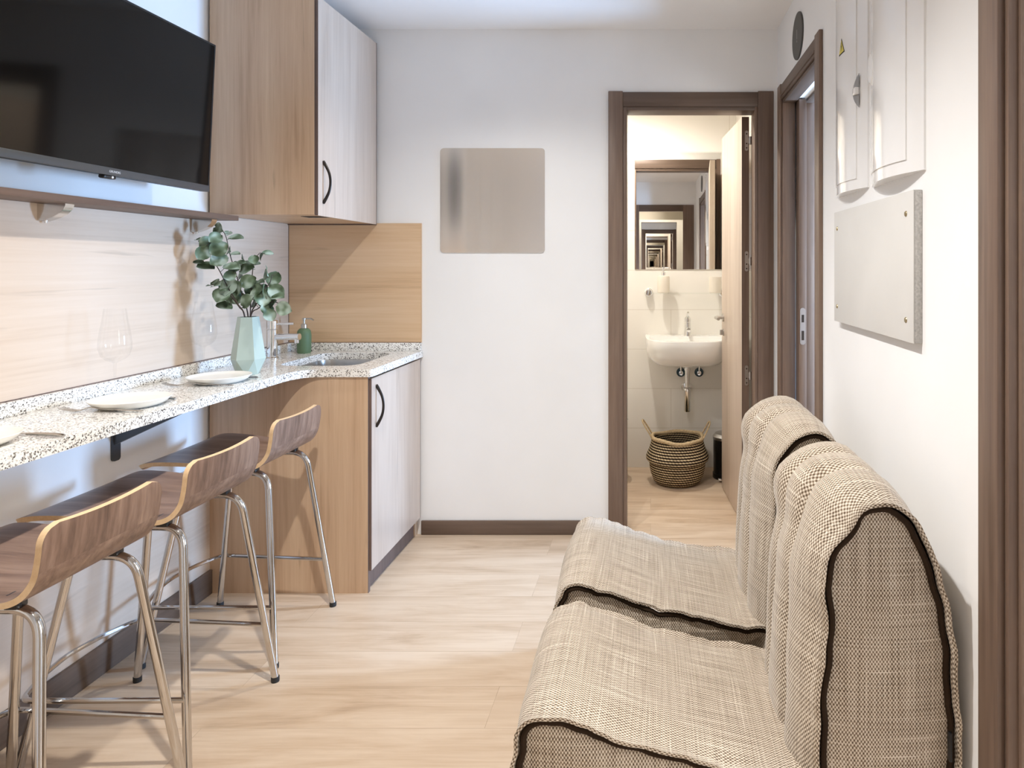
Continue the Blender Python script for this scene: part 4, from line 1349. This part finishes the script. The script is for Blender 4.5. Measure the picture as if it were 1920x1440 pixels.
# basket
kx, ky = (1270 - VX) * 4.07 / F, 4.07
bk = thing('basket', 'round belly basket in natural and black seagrass on the bathroom floor', 'basket', (kx, ky, 0))
bm = bmesh.new()
prof = [(0.0, 0.004), (0.118, 0.004), (0.142, 0.022), (0.158, 0.06), (0.166, 0.10), (0.168, 0.128), (0.184, 0.142), (0.187, 0.156), (0.180, 0.175), (0.168, 0.20), (0.158, 0.235), (0.151, 0.268), (0.143, 0.268), (0.15, 0.235), (0.16, 0.20), (0.172, 0.16), (0.158, 0.12), (0.145, 0.05), (0.12, 0.014), (0.0, 0.014)]
lathe(bm, prof, 72, (kx, ky, 0), caps=False)
for v in bm.verts:
    q = v.co - Vector((kx, ky, 0)); a = math.atan2(q.y, q.x)
    v.co.z += 0.006 * math.sin(a * 2 + 1) * (q.z / 0.27) + 0.003 * math.sin(a * 5) * (q.z / 0.27)
finish('body', bm, 'basket', bk)
bm = bmesh.new()
tube(bm, [(kx + 0.150 * math.cos(2 * PI * k / 48), ky + 0.150 * math.sin(2 * PI * k / 48), 0.270 + 0.006 * math.sin(4 * PI * k / 48 + 1) + 0.003 * math.sin(10 * PI * k / 48)) for k in range(48)], lambda t: 0.011, 10, closed=True)
finish('rim', bm, 'seagrass', bk)
for sg, tip in ((-1, (1206, 790)), (1, (1330, 793))):
    bm = bmesh.new()
    T = at(tip[0], tip[1], ky)
    x0 = kx + sg * 0.145
    pts = catmull([(x0 - sg * 0.01, ky - 0.055, 0.25), (x0 + sg * 0.018, ky - 0.045, 0.295), (T.x, ky - 0.022, T.z - 0.005), (T.x, ky + 0.022, T.z + 0.003), (x0 + sg * 0.018, ky + 0.045, 0.30), (x0 - sg * 0.01, ky + 0.055, 0.25)], 6)
    tube(bm, pts, 0.0048, 8)
    finish('handle', bm, 'seagrass', bk)

# pedal bin
px_, py_ = (1362 - VX) * 4.17 / F, 4.17
pb = thing('pedal_bin', 'small dark pedal bin beside the open bathroom door', 'bin', (px_, py_, 0))
bm = bmesh.new(); lathe(bm, [(0.082, 0.0), (0.084, 0.004), (0.084, 0.03), (0.080, 0.034), (0.080, 0.235)], 36, (px_, py_, 0))
finish('shell', bm, 'bin_dark', pb)
bm = bmesh.new(); lathe(bm, [(0.083, 0.236), (0.083, 0.252), (0.07, 0.27), (0.03, 0.278), (0, 0.279)], 36, (px_, py_, 0))
finish('lid', bm, 'steel', pb)
bm = bmesh.new(); box(bm, px_ - 0.06, px_ - 0.015, py_ - 0.118, py_ - 0.078, 0.012, 0.026, bev=0.004)
finish('pedal', bm, 'chrome', pb)

# toilet on the left, its rim just shows past the frame
tx0 = -0.155
to = thing('toilet', 'white toilet just showing at the left edge of the bathroom doorway', 'toilet', (-0.40, 4.07, 0))
bm = bmesh.new()
lathe(bm, [(0.10, 0.0), (0.11, 0.01), (0.10, 0.10), (0.13, 0.22), (0.175, 0.32), (0.185, 0.36), (0.17, 0.365), (0.15, 0.33), (0.0, 0.22)], 40, (0, 0, 0), sy=0.98)
for v in bm.verts:
    v.co.x = -0.40 + v.co.x * (1.40 if v.co.x > 0 else 1.1); v.co.y += 4.07
finish('bowl', bm, 'porcelain', to)
bm = bmesh.new()
lathe(bm, [(0.0, 0.366), (0.186, 0.366), (0.19, 0.374), (0.186, 0.384), (0.0, 0.388)], 40)
for v in bm.verts:
    v.co.x = -0.40 + v.co.x * (1.40 if v.co.x > 0 else 1.1); v.co.y += 4.07
finish('lid', bm, 'porcelain', to)
bm = bmesh.new(); box(bm, -0.88, -0.70, 3.89, 4.25, 0.0, 0.80, bev=0.02)
finish('cistern', bm, 'porcelain', to)

# ------------------------------------------------------------------ side room beyond the pocket door
wd = thing('wardrobe', 'brown wardrobe glimpsed through the gap of the side doorway', 'wardrobe', (1.3, 4.15, 0))
part('carcass', 'walnut_v', wd, (0.80, 1.9, 3.95, 4.399, 0.0, 2.02))
part('door', 'walnut_v', wd, (0.81, 1.35, 3.93, 3.949, 0.06, 2.0), bev=0.002)
part('door', 'walnut_v', wd, (1.355, 1.89, 3.93, 3.949, 0.06, 2.0), bev=0.002)

# ------------------------------------------------------------------ lights
def spot(name, loc, energy, color, size=math.radians(140), blend=0.5, rad=0.03):
    l = bpy.data.lights.new(name, 'SPOT')
    l.energy = energy; l.color = color; l.spot_size = size; l.spot_blend = blend; l.shadow_soft_size = rad
    o = bpy.data.objects.new(name, l); COL.objects.link(o); o.location = loc
    return o
def area(name, loc, rot, sx, sy, energy, color):
    l = bpy.data.lights.new(name, 'AREA')
    l.shape = 'RECTANGLE'; l.size = sx; l.size_y = sy; l.energy = energy; l.color = color
    o = bpy.data.objects.new(name, l); COL.objects.link(o); o.location = loc; o.rotation_euler = rot
    return o
WARM = (1.0, 0.975, 0.945)
spot('ceiling_and_fill_spot', (-0.52, 2.42, ZC - 0.012), 46, WARM, math.radians(138), 0.8)
spot('ceiling_and_fill_spot', (-0.50, 1.28, ZC - 0.012), 135, WARM, math.radians(138), 0.8)
spot('ceiling_and_fill_spot', (-0.45, 0.45, ZC - 0.012), 4, WARM)  # weak fill spot added near the camera; no lamp known there
spot('bathroom_light', (-0.25, 3.74, ZC - 0.012), 62, (1.0, 0.945, 0.87), size=math.radians(160), rad=0.035)
spot('hall_light', (0.0, -1.1, ZC - 0.012), 30, (1.0, 0.90, 0.76), size=math.radians(160))
area('daylight_and_fill', (2.34, 3.0, 1.15), (0, math.radians(90), 0), 0.75, 0.45, 150, (0.38, 0.62, 1.0))
area('daylight_and_fill', (2.34, 0.55, 1.5), (0, math.radians(90), 0), 1.0, 0.8, 34, (1.0, 0.97, 0.93))  # added fill to lift the ambient light; no window known there

w = bpy.data.worlds.new('world'); sc.world = w; w.use_nodes = True
bg = w.node_tree.nodes['Background']; bg.inputs[0].default_value = (0.75, 0.85, 1.0, 1); bg.inputs[1].default_value = 0.5

# ------------------------------------------------------------------ camera
cam = bpy.data.cameras.new('camera')
cam.sensor_fit = 'HORIZONTAL'; cam.sensor_width = 36.0
cam.lens = 36.0 * F / 1920.0
cam.shift_x = -(VX - 960) / 1920.0
cam.shift_y = -(720 - VY) / 1920.0
cam.clip_start = 0.02
co = bpy.data.objects.new('camera', cam); COL.objects.link(co)
co.location = (0, 0, EYE); co.rotation_euler = (math.radians(90), 0, 0)
sc.camera = co

sc.view_settings.view_transform = 'Standard'
sc.view_settings.look = 'None'
sc.view_settings.exposure = 0.16
sc.view_settings.gamma = 1.0
sc.view_settings.use_curve_mapping = False
sc.cycles.max_bounces = 16
sc.cycles.diffuse_bounces = 6
sc.cycles.glossy_bounces = 14
sc.cycles.transparent_max_bounces = 16
sc.cycles.sample_clamp_indirect = 6.0
sc.cycles.use_denoising = True
